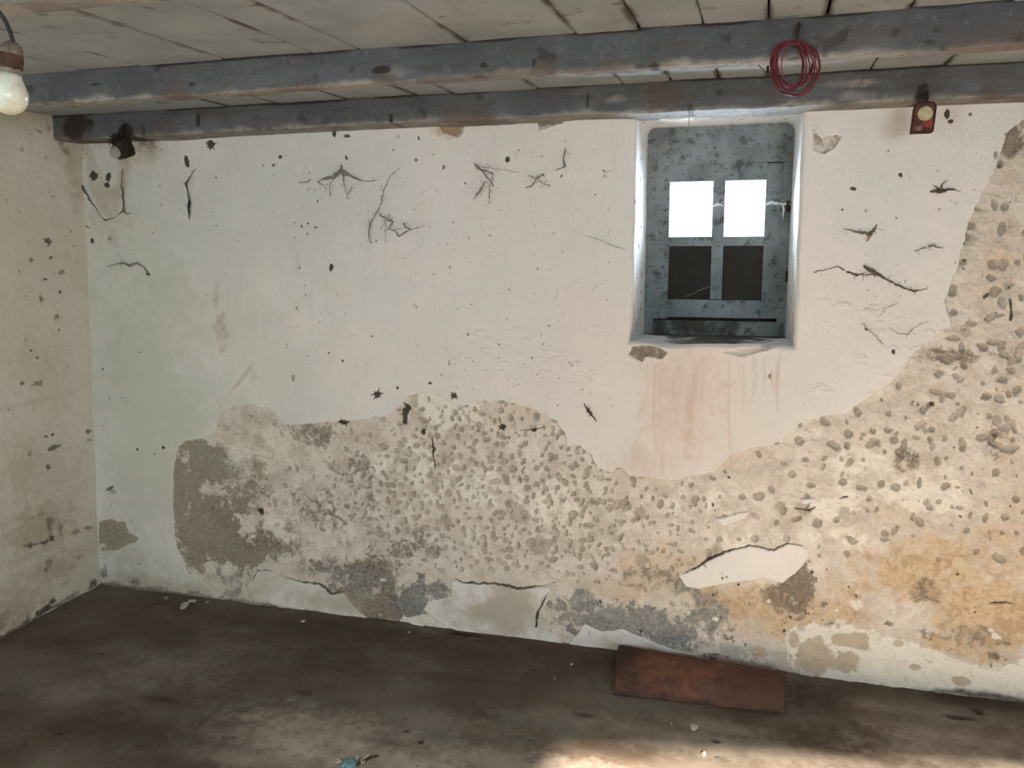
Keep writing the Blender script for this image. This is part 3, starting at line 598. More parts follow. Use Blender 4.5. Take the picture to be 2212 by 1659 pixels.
for x, y, rx, ry in [(2075,1550,28,5),(910,1600,5,4),(880,1577,5,3),(1545,1601,10,3),(2115,1538,14,6),(1010,1372,40,3),(990,1370,22,4)]: G.blob('pit', x, y, rx, ry, .85, .4, .8)
for i in range(90): G.blob('pit', rnd.uniform(0, 2212), rnd.uniform(1400, 1659), rnd.uniform(2, 5), rnd.uniform(1, 2), rnd.uniform(.3, .8), .4, .8)
wallY = D0 - 0.006
fh = (fbm(G.U, G.V, 1.4, 3, 277) - .5) * 0.016 + (fbm(G.U, G.V, 14, 4, 278) - .5) * 0.006 - G.get('pit') * .008
fh *= sstep(2.99, 2.80, G.V) * .8 + .2
fh += sstep(0.05, 0.0, D0 - G.V) * 0.012 * (fbm(G.U, G.V, 9, 3, 280) - .25)
tag(grid_mesh('floor', np.stack([G.U, G.V, fh], -1), FLOOR, None, {'m1': G.pack('damp_shade', 'light', 'pit', 'x')}), kind='structure')

# ------------------------------------------------------------------ ceiling boards (run front to back, open joints)
def ceil_conv(px, py): p = on_z(px, py, ZC); return p[0], p[1]
seams = [ceil_conv(*p)[0] for p in [(240,127),(430,112),(645,104),(745,95),(1000,88),(1245,74),(1380,65),(1519,55),(1660,42),(1785,33),(1965,20)]]
seams = [-2.95, -2.78] + [seams[0] - .2] + seams + [seams[-1] + .2, seams[-1] + .41, seams[-1] + .6, 1.3, 1.5, 1.72, 1.9, 2.1, 2.32, 2.65]
seams = sorted(seams)
verts = []; faces = []; at = []
dirts = [(ceil_conv(x, y), r / 800.0, v) for x, y, r, v in [(562,12,12,.9),(690,0,9,.6),(1340,8,14,.6),(1375,60,10,.6),(1335,45,16,.35),(955,38,8,.9),(935,20,9,.5),(110,58,18,.5),(190,62,5,.7),(260,55,14,.5),(545,12,8,.8),(160,72,14,.5),(1090,20,30,.12),(620,66,7,.5),(150,228,30,.7),(350,222,26,.6),(240,212,20,.4),(170,212,20,.4),(1300,20,20,.2)]]
for bi in range(len(seams) - 1):
    x0, x1 = seams[bi] + (0.0030 if bi % 3 else 0.0050), seams[bi + 1] - 0.0022; dz = random.uniform(0, 0.004)
    xs = np.concatenate([[x0], span(x0 + .004, x1 - .004, 0.012), [x1]]); ys = np.concatenate([span(-1.5, 1.5, .1)[:-1], span(1.5, 3.06, 0.014)])
    Xg, Yg = np.meshgrid(xs, ys)
    Zg = ZC + dz + (fbm(Xg, Yg, 3, 3, 400 + bi) - .5) * .006 + (fbm(Xg * 3, Yg, 20, 3, 420) - .5) * .0015
    Zg[:, [0, -1]] += 0.0015
    # edges turned up into the joint
    Xg = np.concatenate([Xg[:, :1], Xg, Xg[:, -1:]], 1); Yg = np.concatenate([Yg[:, :1], Yg, Yg[:, -1:]], 1); Zg = np.concatenate([Zg[:, :1] + .022, Zg, Zg[:, -1:] + .022], 1)
    base = sum(len(v) for v in verts); verts.append(np.stack([Xg, Yg, Zg], -1).reshape(-1, 3))
    idx = base + np.arange(Xg.size).reshape(Xg.shape); faces.append(np.stack([idx[:-1, :-1], idx[1:, :-1], idx[1:, 1:], idx[:-1, 1:]], -1).reshape(-1, 4))
    d = sstep(.72, .80, fbm(Xg, Yg, 22, 3, 430)) * .5
    eg = np.minimum(Xg - x0, x1 - Xg); d = np.maximum(d, sstep(.016, .0, eg) * (.25 + .75 * sstep(.4, .65, fbm(Xg, Yg, 6, 3, 433))))
    for (cx_, cy_), r, v in dirts: d = np.maximum(d, v * sstep(1.3, .6, np.hypot(Xg - cx_, Yg - cy_) / r + (fbm(Xg, Yg, 40, 3, 431) - .5) * 1.2))
    at.append(np.stack([d, d * 0, d * 0, d * 0], -1).reshape(-1, 4))
VV = np.concatenate(verts); FF = np.concatenate(faces)
me = bpy.data.meshes.new('ceiling'); me.vertices.add(len(VV)); me.vertices.foreach_set('co', VV.reshape(-1).astype(np.float32))
me.loops.add(FF.size); me.loops.foreach_set('vertex_index', FF.reshape(-1).astype(np.int32)); me.polygons.add(len(FF)); me.polygons.foreach_set('loop_start', (np.arange(len(FF)) * 4).astype(np.int32))
me.update(calc_edges=True); a = me.attributes.new('m1', 'FLOAT_COLOR', 'POINT'); a.data.foreach_set('color', np.concatenate(at).reshape(-1).astype(np.float32))
me.materials.append(BOARD); tag(link(bpy.data.objects.new('ceiling', me)), kind='structure')
DARK = plain('dark loft boards', (0.03, 0.027, 0.022)); bm = bmesh.new(); box(bm, -3.1, 2.8, -1.7, 4.1, ZC + 0.05, ZC + 0.12)
tag(bm_obj('ceiling', bm, DARK), kind='structure')

# unseen sides of the room: wall behind the camera with a doorway and an added small opening, right wall, outer skin
PL = plain('old plaster', (0.62, 0.57, 0.49), 0.8, 6)
bm = bmesh.new()
for b in [(-3.0, -2.4, 0, ZC), (-2.4, -1.4, 0, .95), (-2.4, -1.4, 1.5, ZC), (-1.4, 0.45, 0, ZC), (0.45, 2.4, 0, 1.2), (2.4, 2.7, 0, ZC)] + [(0.45 + .13 * k, 0.58 + .13 * k, min(1.975, 1.86 + .011 * k), ZC) for k in range(15)]: box(bm, b[0], b[1], -1.7, -1.5, b[2], b[3])  # sill and stepped lintel shaped to set the sun patch and its bounce
tag(bm_obj('wall_rear', bm, PL), kind='structure')
bm = bmesh.new(); box(bm, 2.6, 2.8, -1.7, 3.2, 0, ZC); tag(bm_obj('wall_right', bm, PL), kind='structure')

# ------------------------------------------------------------------ ceiling beams
def beam(y0, w, z0, seed, sag, marks, plast_lo):
    """a rounded-edge beam along X with flaking paint; sag(x) bends its lower edge"""
    xs = span(-2.84, 2.62, 0.009); hgt = ZC + 0.004 - z0
    prof = []                                                    # (y, z, face id)
    r = 0.007
    for z in np.linspace(ZC + 0.004, z0 + r, 14): prof.append((y0, z))
    for k in range(1, 5): a = k / 4 * math.pi / 2; prof.append((y0 + r - r * math.cos(a), z0 + r - r * math.sin(a)))
    for y in np.linspace(y0 + 2 * r, y0 + w - r, 6): prof.append((y, z0))
    for k in range(1, 4): a = k / 3 * math.pi / 2; prof.append((y0 + w - r + r * math.sin(a), z0 + r - r * math.cos(a)))
    prof.append((y0 + w, ZC + 0.004)); prof.append(prof[0])
    pr = np.array(prof); Pp = np.zeros((len(pr), len(xs), 3)); s_ = np.concatenate([[0], np.cumsum(np.hypot(*np.diff(pr, axis=0).T))])
    Xg, Sg = np.meshgrid(xs, s_); n = (fbm(Xg, Sg, 5, 4, seed) - .5) * .012 + (fbm(Xg, Sg, 40, 3, seed + 5) - .5) * .0035
    n[-1] = n[0]
    Pp[..., 0] = Xg; Pp[..., 1] = pr[:, :1] - n; Pp[..., 2] = pr[:, 1:] + (n * .6)
    low = np.clip((ZC - pr[:, 1:]) / hgt, 0, 1); Pp[..., 2] += low * sag(Xg)
    d = sstep(.70, .80, fbm(Xg, Sg, 20, 3, seed + 9)) * .55; br = sstep(.56, .72, fbm(Xg, Sg, 5, 4, seed + 11)) * sstep(.2, .9, low) * .75
    pl = sstep(.80, .98, low + (fbm(Xg, Sg, 14, 4, seed + 12) - .5) * .35) * plast_lo
    d = np.maximum(d, sstep(.07, .0, low + (fbm(Xg, Sg, 8, 3, seed + 30) - .5) * .12) * .9)
    for (px, py, rx, ry, v, ch) in marks:
        p = on_y(px, py, y0); dd = np.hypot((Xg - p[0]) / (rx * y0 / F), (Pp[..., 2] - p[2]) / (ry * y0 / F)) + (fbm(Xg, Sg, 30, 3, seed + 20) - .5) * 1.2
        g = v * sstep(1.4, .6, dd)
        if ch == 'd': d = np.maximum(d, g)
        elif ch == 'b': br = np.maximum(br, g)
        else: pl = np.maximum(pl, g)
    return grid_mesh('ceiling_beam', Pp[::-1], BEAM, None, {'m1': np.stack([d, pl, br, d * 0], -1)[::-1]})
YA = on_z(1106, 195, ZC)[1]; ZA = on_y(1106, 256, YA)[2]
YB = on_z(1106, 83, ZC)[1]; ZB = on_y(1106, 164, YB)[2]
ba = beam(YA, 3.06 - YA, ZA, 500, lambda x: 0.0 * x + (fbm(x, x * 0, 1.2, 2, 3) - .5) * .012, [(635,217,45,5,1,'d'),(730,211,22,3,1,'d'),(815,206,22,3,1,'d'),(895,200,22,3,1,'d'),(1045,192,14,3,.8,'d'),(1350,172,16,3,.9,'d'),(1570,160,16,3,.8,'d'),(340,228,30,6,1,'d'),(1770,143,26,3,.8,'d'),(165,265,45,40,.9,'d'),(150,300,40,40,.7,'b'),(270,285,30,22,.95,'d'),(428,258,10,22,.85,'d'),(440,245,26,20,.7,'b'),(1430,205,50,28,.8,'b'),(1410,190,8,20,.7,'b'),(650,255,14,12,.5,'d'),(845,255,6,12,.9,'d'),(1270,215,6,24,.8,'d'),(1990,205,12,22,.8,'d'),(2000,190,40,30,.4,'b'),(1840,180,50,6,.7,'p'),(950,258,60,6,.7,'p'),(1330,215,24,8,.5,'p'),(1850,208,30,8,.5,'p'),(2170,250,20,10,.5,'d'),(1490,235,8,10,.6,'d')], .75)
tag(ba, 'grey-blue painted wooden beam lying against the wall, above the window', 'beam')
bb = beam(YB, 0.066, ZB, 600, lambda x: (fbm(x, x * 0, 1.0, 2, 5) - .5) * .010, [(825,150,22,8,.9,'d'),(830,170,24,10,.7,'b'),(1170,150,34,16,.8,'b'),(1155,135,5,12,.9,'d'),(1000,168,120,6,.7,'b'),(1290,155,60,8,.6,'b'),(1045,142,9,5,.9,'d'),(205,182,20,4,.8,'d'),(415,182,12,6,.7,'d'),(490,182,14,6,.6,'b'),(455,168,12,3,.7,'d'),(1413,142,8,4,.9,'d'),(860,155,30,12,.5,'p'),(640,180,8,14,.4,'d'),(1950,80,200,30,.25,'b'),(1090,160,60,8,.6,'b'),(760,150,10,12,.5,'d'),(2010,90,12,5,.6,'d')], .9)
tag(bb, 'grey-blue painted wooden beam carrying the hanging red cord coil', 'beam')
p = on_z(200, 19, ZB); YCB = p[1]
bc = beam(YCB - 0.07, 0.07, ZB, 700, lambda x: x * 0, [(60,5,60,8,.5,'b'),(560,8,10,10,.9,'d'),(260,10,60,6,.5,'b'),(350,6,60,6,.4,'b')], .9)
tag(bc, 'wooden beam just showing at the top left edge, nearest the viewer', 'beam')

# ------------------------------------------------------------------ window in the back wall
win = tag(empty('window_1', ((IX0 + IX1) / 2, YI, IZ0)), kind='structure')
ox, oy, oz = win.location
def wxy(px, py, y=YI): p = on_y(px, py, y); return p[0], p[2]
def wbox(name, pxa, pya, pxb, pyb, y0, y1, mat, parent, bev=.003, plane=None):
    x0, z1 = wxy(pxa, pya, plane or YI); x1, z0 = wxy(pxb, pyb, plane or YI)
    bm = bmesh.new(); box(bm, x0 - ox, x1 - ox, y0 - oy, y1 - oy, z0 - oz, z1 - oz, bev)
    return bm_obj(name, bm, mat, parent)
wbox('lintel_board', 1390, 264, 1720, 309, YI - .006, YI + .04, WOOD, win)
wbox('head_rail', 1390, 312.2, 1720, 348.2, YI - .003, YI + .05, WOOD, win)
for (a, b) in ((1390, 1409.8), (1693, 1722)): wbox('frame_stile', a, 348.5, b, 732, YI - .001, YI + .05, WOOD, win)
wbox('bottom_rail', 1411.5, 690.5, 1691.5, 735, YI - .004, YI + .05, GRIME, win)
bm = bmesh.new()
for (a, b, c, d) in ((1400, 340, 1419, 700), (1684, 340, 1702, 700), (1400, 340, 1702, 360), (1400, 681, 1702, 700), (1400, 305, 1702, 318)):
    xa, zb = wxy(a, b); xc, za = wxy(c, d); box(bm, xa - ox, xc - ox, .0405, .0450, za - oz, zb - oz)
bm_obj('sash_shadow_gap', bm, plain('shadow gap black', (.018, .018, .016)), win)  # black colour stands in for shadow in the sash gaps
# sash: one joined frame with a glazing cross
sy0, sy1 = YI + .004, YI + .040
bm = bmesh.new()
def sb(pxa, pya, pxb, pyb, e=0.0):
    x0, z1 = wxy(pxa, pya); x1, z0 = wxy(pxb, pyb); box(bm, x0 - ox, x1 - ox, sy0 + e - oy, sy1 - e - oy, z0 - oz, z1 - oz, .002)
sb(1413, 352, 1440, 689); sb(1657, 352, 1690, 689); sb(1440, 352, 1657, 388, .001); sb(1440, 647, 1657, 689, .001)
sb(1541, 388, 1558, 647, .003); sb(1440, 512, 1657, 531, .002)
sash = bm_obj('sash', bm, WOOD, win)
PANES = [(1440, 388, 1541, 512), (1558, 388, 1657, 512), (1440, 531, 1541, 647), (1558, 531, 1657, 647)]
for i, (a, b, c, d) in enumerate(PANES):
    x0, z1 = wxy(a - 2, b - 2); x1, z0 = wxy(c + 2, d + 2)
    bm = bmesh.new(); box(bm, x0 - ox, x1 - ox, .018, .021, z0 - oz, z1 - oz)
    pane = bm_obj('glass_pane', bm, GLASS, sash)
# black sheet added outside to make the lower panes dark, nicked for a glint
SHEET = plain('added darkening sheet black', (0.012, 0.011, 0.013), .8, 4, .9, .0, .05)
x0, z1 = wxy(1428, 521); x1, z0 = wxy(1672, 660); nx, nz = wxy(1510, 647); r = .017
bm = bmesh.new(); pts = [(x0, z0), (nx - r, z0), (nx - r, nz)]
for k in range(9): a = math.pi - k / 8 * math.pi; pts.append((nx + r * math.cos(a), nz + r * .62 * math.sin(a)))
pts += [(nx + r, z0), (x1, z0), (x1, z1), (x0, z1)]
f = bm.faces.new([bm.verts.new((x - ox, .046, z - oz)) for x, z in pts])
bmesh.ops.triangulate(bm, faces=[f]); e = bmesh.ops.extrude_face_region(bm, geom=list(bm.faces)); bmesh.ops.translate(bm, vec=(0, .006, 0), verts=[v for v in e['geom'] if isinstance(v, bmesh.types.BMVert)])
tag(bm_obj('darkening_sheet', bm, SHEET, win), 'black sheet added outside to darken the lower panes')
# hinge and latch
IRON = plain('rusty iron', (0.06, 0.045, 0.035), .5, 80, .7, .5)
for (x, y) in ((1701, 447), (1700, 597)):
    u, z = wxy(x, y); bm = bmesh.new(); tube(bm, [(u - ox, -.004, z - oz - .02), (u - ox, -.004, z - oz + .02)], .005, 8); box(bm, u - ox - .006, u - ox + .014, -.004, .002, z - oz - .018, z - oz + .018, .001)
    bm_obj('hinge', bm, IRON, win)
u, z = wxy(1405, 527); bm = bmesh.new(); bmesh.ops.create_uvsphere(bm, u_segments=12, v_segments=8, radius=.006); bmesh.ops.translate(bm, verts=bm.verts, vec=(u - ox, -.006, z - oz)); tube(bm, [(u - ox, 0, z - oz), (u - ox + .045, .0, z - oz - .002)], .003, 6)
bm_obj('latch', bm, plain('grey iron', (.3, .3, .29)), win, True)
# ground outside, a little below the sill
bm = bmesh.new(); box(bm, -3, 4, 3.5, 12, .95, 1.0); tag(bm_obj('floor', bm, plain('grass outside', (.16, .24, .07), .5, 8)), kind='structure')
# outer skin of the masonry round the opening
bm = bmesh.new()
zz = ZC + .06
for b in [(-3.0, IX0 - .0, 0, zz), (IX1, 2.8, 0, zz), (IX0, IX1, 0, IZ0), (IX0, IX1, IZ1, zz)]: box(bm, b[0], b[1], YI + .051, YI + .12, b[2], b[3])
tag(bm_obj('wall_outer', bm, DARK), kind='structure')

# ------------------------------------------------------------------ cobwebs on the wall
WEB = plain('dusty cobweb', (0.28, 0.26, 0.22), .6, 90, 1.0, .4, 0.0)
WEBG = plain('pale cobweb', (0.36, 0.33, 0.28), .7, 90, 1.0, .4, 0.0)
WEBW = plain('white cobweb', (0.75, 0.78, 0.80), .9, 90, 1.0, .2, 0.0)
def web(paths, label, mat=WEB, group=None, off=.008, conv=None, scale=1.0, hairs=.5):
    bm = bmesh.new(); conv = conv or on_wall; org = Vector(conv(*paths[0][0][:2]))
    for path in paths:
        P3, R3 = [], []
        for i in range(len(path) - 1):
            a, b = path[i], path[i + 1]; n = max(2, int(math.hypot(b[0] - a[0], b[1] - a[1]) / 4))
            for k in range(n + (i == len(path) - 2)):
                t = k / n; j = 1.2 if 0 < k < n else 0
                x = a[0] + (b[0] - a[0]) * t + random.uniform(-j, j); y = a[1] + (b[1] - a[1]) * t + random.uniform(-j, j)
                q = Vector(conv(x, y)) - org; q.y -= off * (.6 + .4 * math.sin(i + t * 3)); P3.append(q); R3.append(max(.0007, max(.45, (a[2] + (b[2] - a[2]) * t - .4) * 1.05) * random.uniform(.6, 1.05) / 620 * scale))
        tube(bm, P3, R3, 6, .45, (0, -1, 0.01))
        if hairs:
            for q_, r_ in zip(P3[1:-1], R3[1:-1]):
                if random.random() < hairs * (.35 + r_ * 160):
                    a_ = random.uniform(0, 6.28); H = [q_.copy()]
                    for j in range(random.randint(2, 4)): a_ += random.uniform(-.6, .6); H.append(H[-1] + Vector((math.cos(a_), -.15, math.sin(a_))) * random.uniform(.003, .007))
                    tube(bm, H, [r_ * .6 if r_ > .001 else .0007] + [.0006] * (len(H) - 1), 4, 1)
    o = bm_obj('cobweb', bm, mat, None, True, org); return tag(o, label, 'cobweb', group)
web([[(685,395,1),(700,387,3),(722,382,5),(738,368,6),(742,374,7),(760,381,3.5),(785,392,1.6),(815,390,1.4)],[(738,372,3),(715,395,1),(714,424,1.6)],[(742,378,3),(748,405,1.2),(751,430,1.2)],[(762,405,1.5),(753,420,1.5)],[(645,395,.8),(668,393,2),(672,388,1.5)],[(688,392,2),(704,402,1),(707,412,.8)],[(738,356,2),(740,370,5)]],
    'dark cobweb spread like a bird with drooping legs, left of centre high on the wall')
web([[(867,362,.8),(845,380,1.4),(833,405,1.4),(820,450,1.6),(808,470,1.2),(800,485,3),(798,505,2.2),(803,525,.8)],[(820,460,1.5),(832,470,2.5),(850,480,3.2),(838,494,1.5),(852,498,1.8),(862,511,2.2),(885,497,1.6),(920,487,.7)],[(872,482,2.4),(880,492,2),(888,496,2)],[(835,470,1.6),(836,492,1),(833,525,.7)],[(850,495,1.2),(870,494,1),(878,486,1)]],
    'branching tangle of cobweb ending in a hooked line, centre of the upper wall')
web([[(1024,352,.8),(1032,360,4.5),(1045,372,2),(1055,385,2.2),(1066,402,2.2)],[(1042,366,1.6),(1066,375,2),(1062,388,1)],[(1050,392,1.2),(1038,413,3.4),(1023,430,1.2)],[(1060,395,1),(1058,424,1.6),(1060,440,.6)],[(1040,360,1),(1120,372,.6)]], 'lacy cobweb with dark knots beside the fork shaped web, above the wall centre')
web([[(1140,380,1.4),(1160,385,2),(1176,377,2.6)],[(1160,385,1.4),(1150,402,2.4),(1136,406,1.2)],[(1160,385,1),(1175,396,1),(1190,402,1.4)]], 'small three-armed cobweb right of the lacy web with dark knots')
web([[(1222,320,1.6),(1218,345,2),(1222,360,2.6),(1200,368,1)]], 'short upright hooked cobweb halfway between the lacy web and the window')
web([[(148,335,.8),(162,360,1.6),(172,392,3),(184,412,4),(194,432,3),(205,445,1.4),(222,470,1.2),(232,476,2.4),(252,470,.8),(260,462,1.4),(268,450,2.4),(266,420,3),(264,395,2.2),(268,365,1.6)],[(268,455,2.6),(278,463,2),(284,460,1)],[(270,440,1),(273,455,2)]],
    'V-shaped hanging cobweb strand near the left corner under the lamp socket', plain('brown cobweb', (.15, .125, .09), .6, 90, 1, .4, 0))
web([[(425,365,1.2),(412,385,1.6),(404,397,3.6),(407,420,1.2),(410,438,4.6),(409,455,3.6),(412,475,1.2)],[(404,440,1),(410,442,2)]], 'thin vertical cobweb strand loaded with black dirt, right of the lamp socket', plain('black cobweb', (.045, .05, .04), .6, 90, 1, .4, 0))
web([[(1820,493,.8),(1855,502,3),(1878,505,3.6),(1888,498,3.6),(1893,485,1.4)],[(1882,505,4.4),(1877,512,2),(1871,522,1)]], 'brown bird-shaped cobweb right of the window, above the longest web', plain('tan cobweb', (.22, .17, .125), .6, 90, 1, .4, 0))
web([[(1758,588,1.4),(1785,582,1.2),(1808,575,1.2),(1832,588,2.4),(1850,594,3.2),(1866,590,1.6)],[(1866,574,3),(1878,583,5),(1892,590,3.6),(1915,604,2),(1950,621,2),(1975,629,2.4),(2002,624,.8)],[(1862,595,1),(1885,592,2),(1900,597,1)]], 'longest brown cobweb drooping diagonally to the right of the window', plain('rust brown cobweb', (.17, .12, .085), .6, 90, 1, .4, 0))
web([[(1975,542,1.6),(1995,536,2.2),(2000,533,1)],[(2004,532,2),(2014,530,3.2),(2036,537,.8)]], 'short grey cobweb near the bared plaster right of the window')
web([[(232,577,1),(255,570,1.6),(270,567,3),(280,574,4),(296,568,4),(308,575,2),(318,586,2.6),(322,592,3.4)]], 'arched grey cobweb below the V-shaped one, by the left corner', plain('grey cobweb', (.25, .25, .21), .6, 90, 1, .4, 0))
web([[(1262,870,1),(1267,880,2),(1271,886,4),(1278,896,2.6),(1290,909,1.2)],[(1270,878,1),(1273,884,2)]], 'small dark wavy web below the window sill, to its left', plain('dark brown cobweb', (.08, .055, .04), .6, 90, 1, .4, 0))
web([[(2008,414,2),(2030,414,4.6),(2050,409,2.6),(2075,413,.7)],[(2030,408,2),(2040,390,.8)],[(2028,408,2),(2014,400,.8)]], 'four-pointed brown cobweb below the dial box on the right', plain('umber cobweb', (.12, .09, .065), .6, 90, 1, .4, 0))
web([[(1265,508,.8),(1300,520,1),(1325,532,1.4),(1350,538,.8)]], 'single faint thread left of the window', WEBG)
web([[(1899,683,1),(1915,665,.7),(1940,656,1)]], 'thin slanting thread just below the right end of the longest cobweb', WEBG)
web([[(1862,697,.6),(1873,710,1.6),(1890,725,.8),(1908,742,.7)]], 'thin thread with a dark knot, lower left below the longest cobweb', WEBG)
web([[(1920,706,.9),(1940,720,1.2),(1960,722,1.6),(1975,708,1),(2005,692,.6)]], 'thin U-shaped thread low beside the bared mortar on the right', WEBG)
for pts, lab in [([(1490,232,1.4),(1488,262,1),(1487,285,1),(1485,300,2.4)], 'short dark thread dangling from the beam over the window')]:
    bm = bmesh.new(); c = [Vector(on_y(x, y, YA + .03)) for x, y, _ in pts]; org = c[0].copy()
    tube(bm, [q - org for q in c], [.0012, .001, .001, .003], 6); tag(bm_obj('thread', bm, WEB, None, True, org), lab, 'thread')
wy = lambda y: (lambda px, py: on_y(px, py, y))
web([[(1541,446,2),(1550,441,4),(1560,444,2)],[(1560,444,.6),(1600,448,.6),(1655,441,.8)],[(1655,441,3),(1668,437,5),(1682,440,3),(1706,441,4)],[(1690,440,2),(1693,455,3),(1692,475,.8)],[(1664,447,1),(1672,442,1),(1685,446,1)]], 'white cobweb stretched across the upper window panes', WEBW, off=.004, conv=wy(YI - .002))
web([[(1480,640,.6),(1505,630,1),(1533,618,1.2)]], 'pale cobweb thread across the lower left window pane', WEBG, off=.003, conv=wy(YI - .002))

# ------------------------------------------------------------------ old porcelain lamp socket under the beam
g = on_y(267, 322, YA - .02); s_ = YA / F
root = tag(empty('lamp_socket', g), 'dusty porcelain lamp socket choked with black cobweb under the left beam end', 'lamp socket')
BLK = plain('sooty bakelite', (.030, .024, .020), .6, 60, .8, .5); POR = plain('dusty porcelain', (.34, .32, .27), .75, 50, .6, .3)
tilt = Matrix.Rotation(math.radians(-62), 4, 'X') @ Matrix.Rotation(math.radians(8), 4, 'Y')
bm = bmesh.new(); lathe(bm, [(.004, .045), (.018, .042), (.030, .030), (.0365, .010), (.0375, -.012), (.034, -.026), (.030, -.028), (.030, -.012), (.001, -.008)], 28, Matrix.Rotation(math.radians(25), 4, 'X'))
for v in bm.verts: v.co += Vector((random.uniform(-1, 1), random.uniform(-1, 1), random.uniform(-1, 1))) * .0014
bm_obj('socket_body', bm, BLK, root, True)
bm = bmesh.new(); bmesh.ops.create_uvsphere(bm, u_segments=20, v_segments=14, radius=.0235); bmesh.ops.scale(bm, vec=(1, .8, 1), verts=bm.verts); bmesh.ops.translate(bm, vec=(-.012, -.030, -.012), verts=bm.verts)
bm_obj('porcelain_cap', bm, POR, root, True)
bm = bmesh.new(); tube(bm, [(.0, .0, .04), (-.004, .006, .06), (-.002, .012, .085), (.006, .03, .10)], [.011, .008, .006, .006], 8); bm_obj('stem', bm, BLK, root, True)
bm = bmesh.new()
for k in range(60):
    a = random.uniform(0, 6.28); q = Vector((math.cos(a) * .030, random.uniform(-.03, .0), math.sin(a) * .028 + .022)); P3 = [q]
    for j in range(5): q = q + Vector((random.uniform(-.012, .014), random.uniform(-.003, .004), random.uniform(-.016, .013))); P3.append(q)
    tube(bm, P3, [random.uniform(.001, .0032) for _ in P3], 5)
bm_obj('cobweb_fringe', bm, plain('sooty web', (.05, .04, .033), .6, 90, 1, .4, 0), root, True)

# ------------------------------------------------------------------ hanging light bulb
d0 = 1.25
def bp(px, py, dist=d0): r_ = ray(px, py); return Vector((CAM + r_ * (dist / np.hypot(r_[0], r_[1]))).tolist())
c0_ = bp(19, 208); pxm = (bp(119, 208) - bp(19, 208)).length / 100
root = tag(empty('hanging_light_bulb', c0_), 'unlit frosted bulb in a corroded brown socket on a black cable, far left', 'light bulb')
top = bp(27, 82); axis = (top - c0_).normalized(); Rm = Vector((0, 0, 1)).rotation_difference(axis).to_matrix().to_4x4()
Lg = (top - c0_).length
FROST = MT('frosted bulb glass'); FROST.color(FROST.mix(FROST.ramp(FROST.noise(30, 4), .35, .7), (.52, .52, .40), (.74, .75, .64)))
FROST.b.inputs['Roughness'].default_value = .3; FROST.b.inputs['Specular IOR Level'].default_value = .5; FROST.b.inputs['Subsurface Weight'].default_value = .3; FROST.b.inputs['Subsurface Scale'].default_value = .02
rb = 43 * pxm
bm = bmesh.new(); prof = []
for k in range(15): a = -math.pi / 2 + k / 14 * (math.pi / 2 + .45); prof.append((max(.0006, rb * math.cos(a)), rb * math.sin(a)))
prof += [(rb * .78, rb * .72), (rb * .64, rb * .98), (rb * .58, rb * 1.2)]; lathe(bm, prof, 36, Rm); bm_obj('glass_envelope', bm, FROST.m, root, True)
BRASS = plain('dull screw cap', (.30, .25, .20), .4, 60, .7, .4); RUSTY = plain('corroded socket', (.085, .045, .032), .35, 55, .9, .9); MESS = plain('peeling socket sleeve', (.20, .155, .115), .45, 70, .9, .9)
bm = bmesh.new(); pr = [(rb * .585, rb * 1.18)]
for k in range(13): pr.append((rb * (.56 + .03 * (k % 2)), rb * (1.2 + k * .04)))
pr.append((rb * .50, rb * 1.72)); lathe(bm, pr, 28, Rm); bm_obj('screw_cap', bm, BRASS, root, True)
bm = bmesh.new(); pr = [(rb * .56, rb * 1.45), (rb * .62, rb * 1.5)]
for k in range(9): pr.append((rb * (.60 + .035 * (k % 2)), rb * (1.55 + k * .09)))
pr.append((rb * .5, rb * 2.32)); lathe(bm, pr, 28, Rm)
for v in bm.verts: v.co += Vector([random.uniform(-1, 1) for _ in range(3)]) * .0006
bm_obj('socket_sleeve', bm, RUSTY, root, True)
bm = bmesh.new(); lathe(bm, [(rb * .58, rb * 2.25), (rb * .60, rb * 2.4), (rb * .56, rb * 2.62), (rb * .44, rb * 2.82), (rb * .26, rb * 2.96), (rb * .12, rb * 3.0)], 28, Rm)
for v in bm.verts: v.co += Vector([random.uniform(-1, 1) for _ in range(3)]) * .0007
bm_obj('socket_cap', bm, MESS, root, True)
cb = [bp(28, 90), bp(22, 70), bp(15, 52), bp(6, 36), bp(-6, 22), bp(-22, 2), bp(-40, -60), bp(-40, -160)]
last = cb[-1]; cb.append(Vector((last.x, last.y, ZC + .002)))
bm = bmesh.new(); pts = []
for i in range(len(cb) - 1):
    for k in range(4): pts.append(cb[i].lerp(cb[i + 1], k / 4) - c0_)
pts.append(cb[-1] - c0_)
for _ in range(2): pts = [pts[0]] + [(pts[i - 1] + pts[i] * 2 + pts[i + 1]) / 4 for i in range(1, len(pts) - 1)] + [pts[-1]]
tube(bm, pts, 5.2 * pxm, 10); bm_obj('cable', bm, plain('black cable', (.035, .033, .028), .6, 60, .7), root, True)

